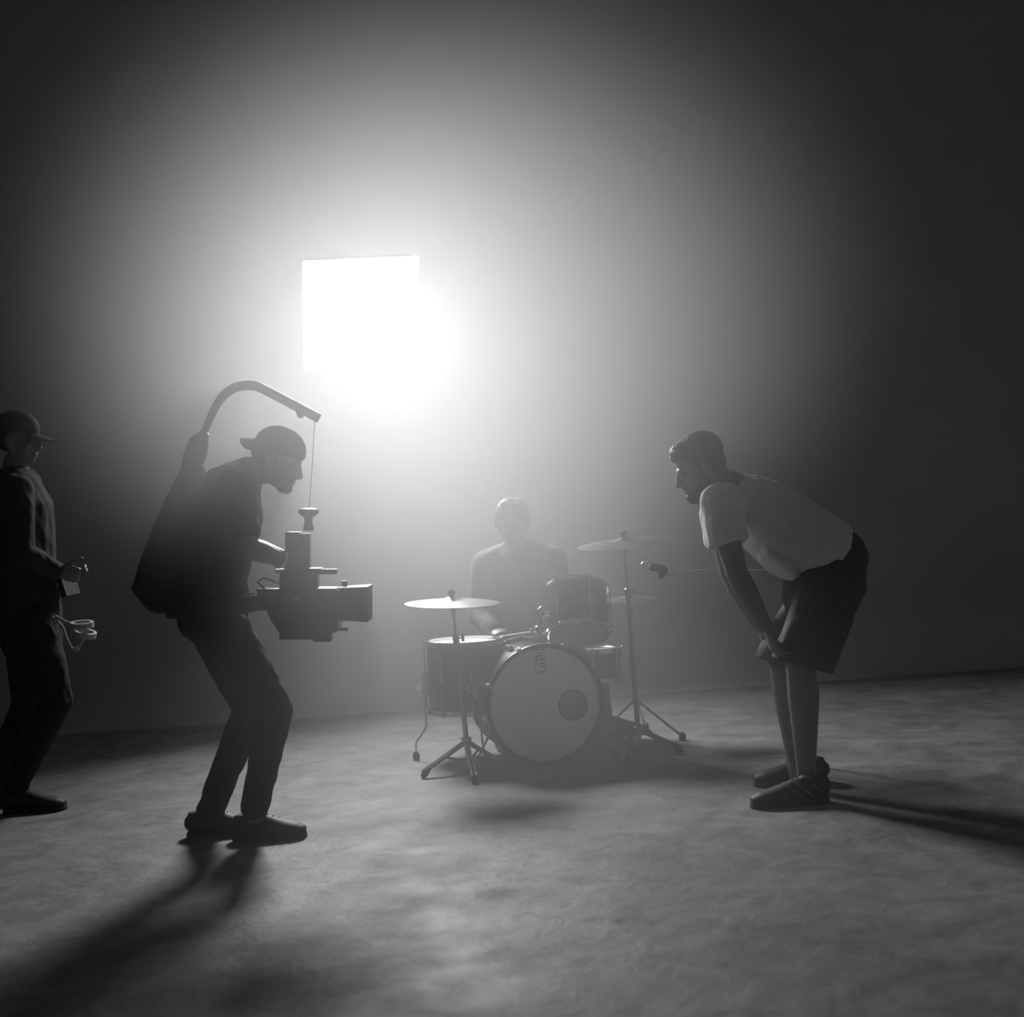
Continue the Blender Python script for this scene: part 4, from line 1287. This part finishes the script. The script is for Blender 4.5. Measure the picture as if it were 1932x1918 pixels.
# ---- crew member at the left edge, facing right
def assistant():
    Y = 5.95
    P = lambda x, y, dy=0.0: at(x, y, Y + dy)
    m = lambda px: px_r(px, Y)
    t = thing('person', Vector((P(40, 1500).x, Y, 0)), 'dark-clothed crew person in a peaked cap standing at the left edge', 'person')
    H = Head(P(34, 828), Vector((0.98, -0.05, -0.16)), scale=0.98)
    hipN, kneeN, ankN = P(62, 1170, -0.09), P(108, 1322, -0.10), P(30, 1480, -0.06)
    hipF, kneeF, ankF = P(50, 1170, 0.09), P(52, 1330, 0.10), P(-22, 1486, 0.10)
    shN, elN, wrN = P(30, 925, -0.19), P(40, 1045, -0.24), P(108, 1078, -0.12)
    shF, elF, wrF = P(34, 925, 0.19), P(44, 1045, 0.22), P(100, 1098, 0.10)
    spine = [P(56, 1170), P(48, 1095), P(42, 1020), P(36, 955), P(32, 918)]
    mb = MB()
    H.skin(mb)
    mb.loft([P(26, 915), P(28, 895), P(30, 872)], [(0.07, 0.062), (0.058, 0.058), (0.055, 0.056)], lat=(0, 1, 0))
    mb.loft(spine, [(0.150, 0.110), (0.140, 0.105), (0.155, 0.115), (0.170, 0.120), (0.150, 0.085)], lat=(0, 1, 0))
    for sh, el, wr in ((shN, elN, wrN), (shF, elF, wrF)):
        mb.loft([sh, sh.lerp(el, 0.5), el], [0.054, 0.047, 0.039]); mb.loft([el, el.lerp(wr, 0.35), wr], [0.039, 0.040, 0.027])
    hand(mb, wrN, Vector((0.9, 0.25, -0.25)), Vector((0.1, 0.9, 0.3)), 1, (35, 50, 35))
    hand(mb, wrF, Vector((0.9, -0.25, -0.25)), Vector((0.1, -0.9, 0.3)), -1, (35, 50, 35))
    for hp, kn, an in ((hipN, kneeN, ankN), (hipF, kneeF, ankF)):
        mb.loft([hp, hp.lerp(kn, 0.5), kn], [0.080, 0.070, 0.050]); mb.loft([kn, kn.lerp(an, 0.3), an], [0.050, 0.050, 0.036])
    mb.fuse('body', M['skin'], t, 0.006, 4)
    H.eyes(t)
    mb = MB()
    mb.loft([P(58, 1178)] + spine[1:], [(0.172, 0.135), (0.165, 0.130), (0.172, 0.136), (0.190, 0.142), (0.165, 0.100)], lat=(0, 1, 0))
    mb.loft([P(30, 918), P(30, 900)], [(0.10, 0.08), (0.07, 0.068)], lat=(0, 1, 0), rounded=False)
    for sh, el, wr in ((shN, elN, wrN), (shF, elF, wrF)):
        mb.loft([sh, sh.lerp(el, 0.5), el], [0.074, 0.064, 0.056]); mb.loft([el, el.lerp(wr, 0.5), el.lerp(wr, 0.9)], [0.056, 0.050, 0.042])
    mb.fuse('jacket', M['black_cloth'], t, 0.008, 5, (0.005, 11))
    mb = MB()
    mb.loft([P(54, 1140), P(56, 1180), P(60, 1205)], [(0.165, 0.132), (0.168, 0.138), (0.16, 0.13)], lat=(0, 1, 0))
    for hp, kn, an in ((hipN, kneeN, ankN), (hipF, kneeF, ankF)):
        mb.loft([hp, hp.lerp(kn, 0.5), kn], [0.097, 0.086, 0.067]); mb.loft([kn, kn.lerp(an, 0.4), an], [0.067, 0.062, 0.056])
    mb.fuse('trousers', M['denim'], t, 0.008, 5, (0.004, 14))
    mb = MB(); mb.ell(H.p(-0.012, 0, 0.044), (0.106, 0.086, 0.088), H.ax)
    cap = mb.fuse('cap', M['black_cloth'], t, 0.006, 3, cut=[(H.p(0, 0, 0.030), -H.u)])
    mb = MB(); rings = []
    for u, w, th in ((0.06, 0.074, 0.004), (0.10, 0.078, 0.004), (0.135, 0.070, 0.0035), (0.158, 0.05, 0.003), (0.168, 0.022, 0.002)):
        rings.append([H.p(u, math.cos(2 * math.pi * k / 16) * w, 0.036 - (u - 0.06) * 0.22 + math.sin(2 * math.pi * k / 16) * th - (math.cos(2 * math.pi * k / 16) * w) ** 2 * 4) for k in range(16)])
    mb.rings(rings); mb.build('brim', M['black_cloth'], cap)
    mb = MB(); mb.ell(H.p(-0.030, 0, 0.000), (0.082, 0.079, 0.060), H.ax)
    mb.fuse('hair', M['hair'], t, 0.006, 3, (0.003, 60), cut=[(H.p(0.005, 0, 0), H.f)])
    mb = MB(); a_, b_, d_ = frame_of(wrN - elN); mb.torus(elN.lerp(wrN, 0.95), d_, 0.031, 0.006, 28, 8); tag(mb.build('wristwatch', M['watch'], t), 'bright steel wristwatch')
    shoe(t, Vector((ankN.x - 0.055, ankN.y, 0)), (1, -0.05), 0.28)
    shoe(t, Vector((ankF.x - 0.055, ankF.y, 0)), (1, 0.05), 0.28)
    # what he carries
    c = P(126, 1094)
    t2 = thing('handheld_monitor', c, 'small dark handheld monitor held by the person at the left edge', 'monitor')
    d = Vector((0.22, 0, -0.97)).normalized(); ax = (d, Vector((0, 1, 0)), d.cross(Vector((0, 1, 0))))
    mb = MB(); mb.box(c, (0.15, 0.20, 0.022), ax, 0.006); mb.build('casing', M['rubber'], t2)
    sgn = 1 if (ax[2].x < 0) else -1
    mb = MB(); mb.box(c + ax[2] * (0.0115 * sgn), (0.125, 0.175, 0.002), ax, 0.0005); mb.build('screen', M['screen'], t2)
    mb = MB(); mb.box(c - d * 0.07 - ax[1] * 0.09, (0.012, 0.012, 0.026), ax, 0.003); mb.build('corner_bracket', M['watch'], t2)
    # tape rolls on a cord at the hip
    hook = P(98, 1165, -0.14)
    lo = thing('cord_loop', hook, 'pale cord loop hanging at the left edge person\'s hip', 'cord')
    mb = MB()
    ctl = [(98, 1163), (118, 1182), (126, 1205), (136, 1224), (148, 1222), (156, 1208), (160, 1192), (146, 1180), (126, 1174), (104, 1162)]
    mb.tube([P(x, y, -0.15) for x, y in ctl], 0.007, 8); mb.build('cord', M['cord'], lo)
    mb = MB(); mb.lathe(P(146, 1223, -0.15), (0.4, -1, 0), [(0.008, -0.008), (0.012, 0), (0.008, 0.008)], 12); mb.build('toggle', M['tape'], lo)
    for px, py, tilt, lab in ((155, 1178, 0.06, 'upper roll of pale cloth tape hanging on the cord'), (160, 1195, 0.30, 'lower, tilted roll of pale cloth tape hanging on the cord')):
        ax_ = Vector((math.sin(tilt), -0.12, math.cos(tilt)))
        mb = MB(); mb.lathe(P(px, py, -0.15), ax_, [(0.036, -0.012), (0.050, -0.012), (0.050, 0.012), (0.036, 0.012), (0.036, -0.012)], 36, ends=False)
        tag(mb.build('tape_roll', M['tape']), lab, 'tape roll', 'tape rolls on the cord')


camera_operator()
support_rig()
film_camera()
bending_man()
drummer()
assistant()
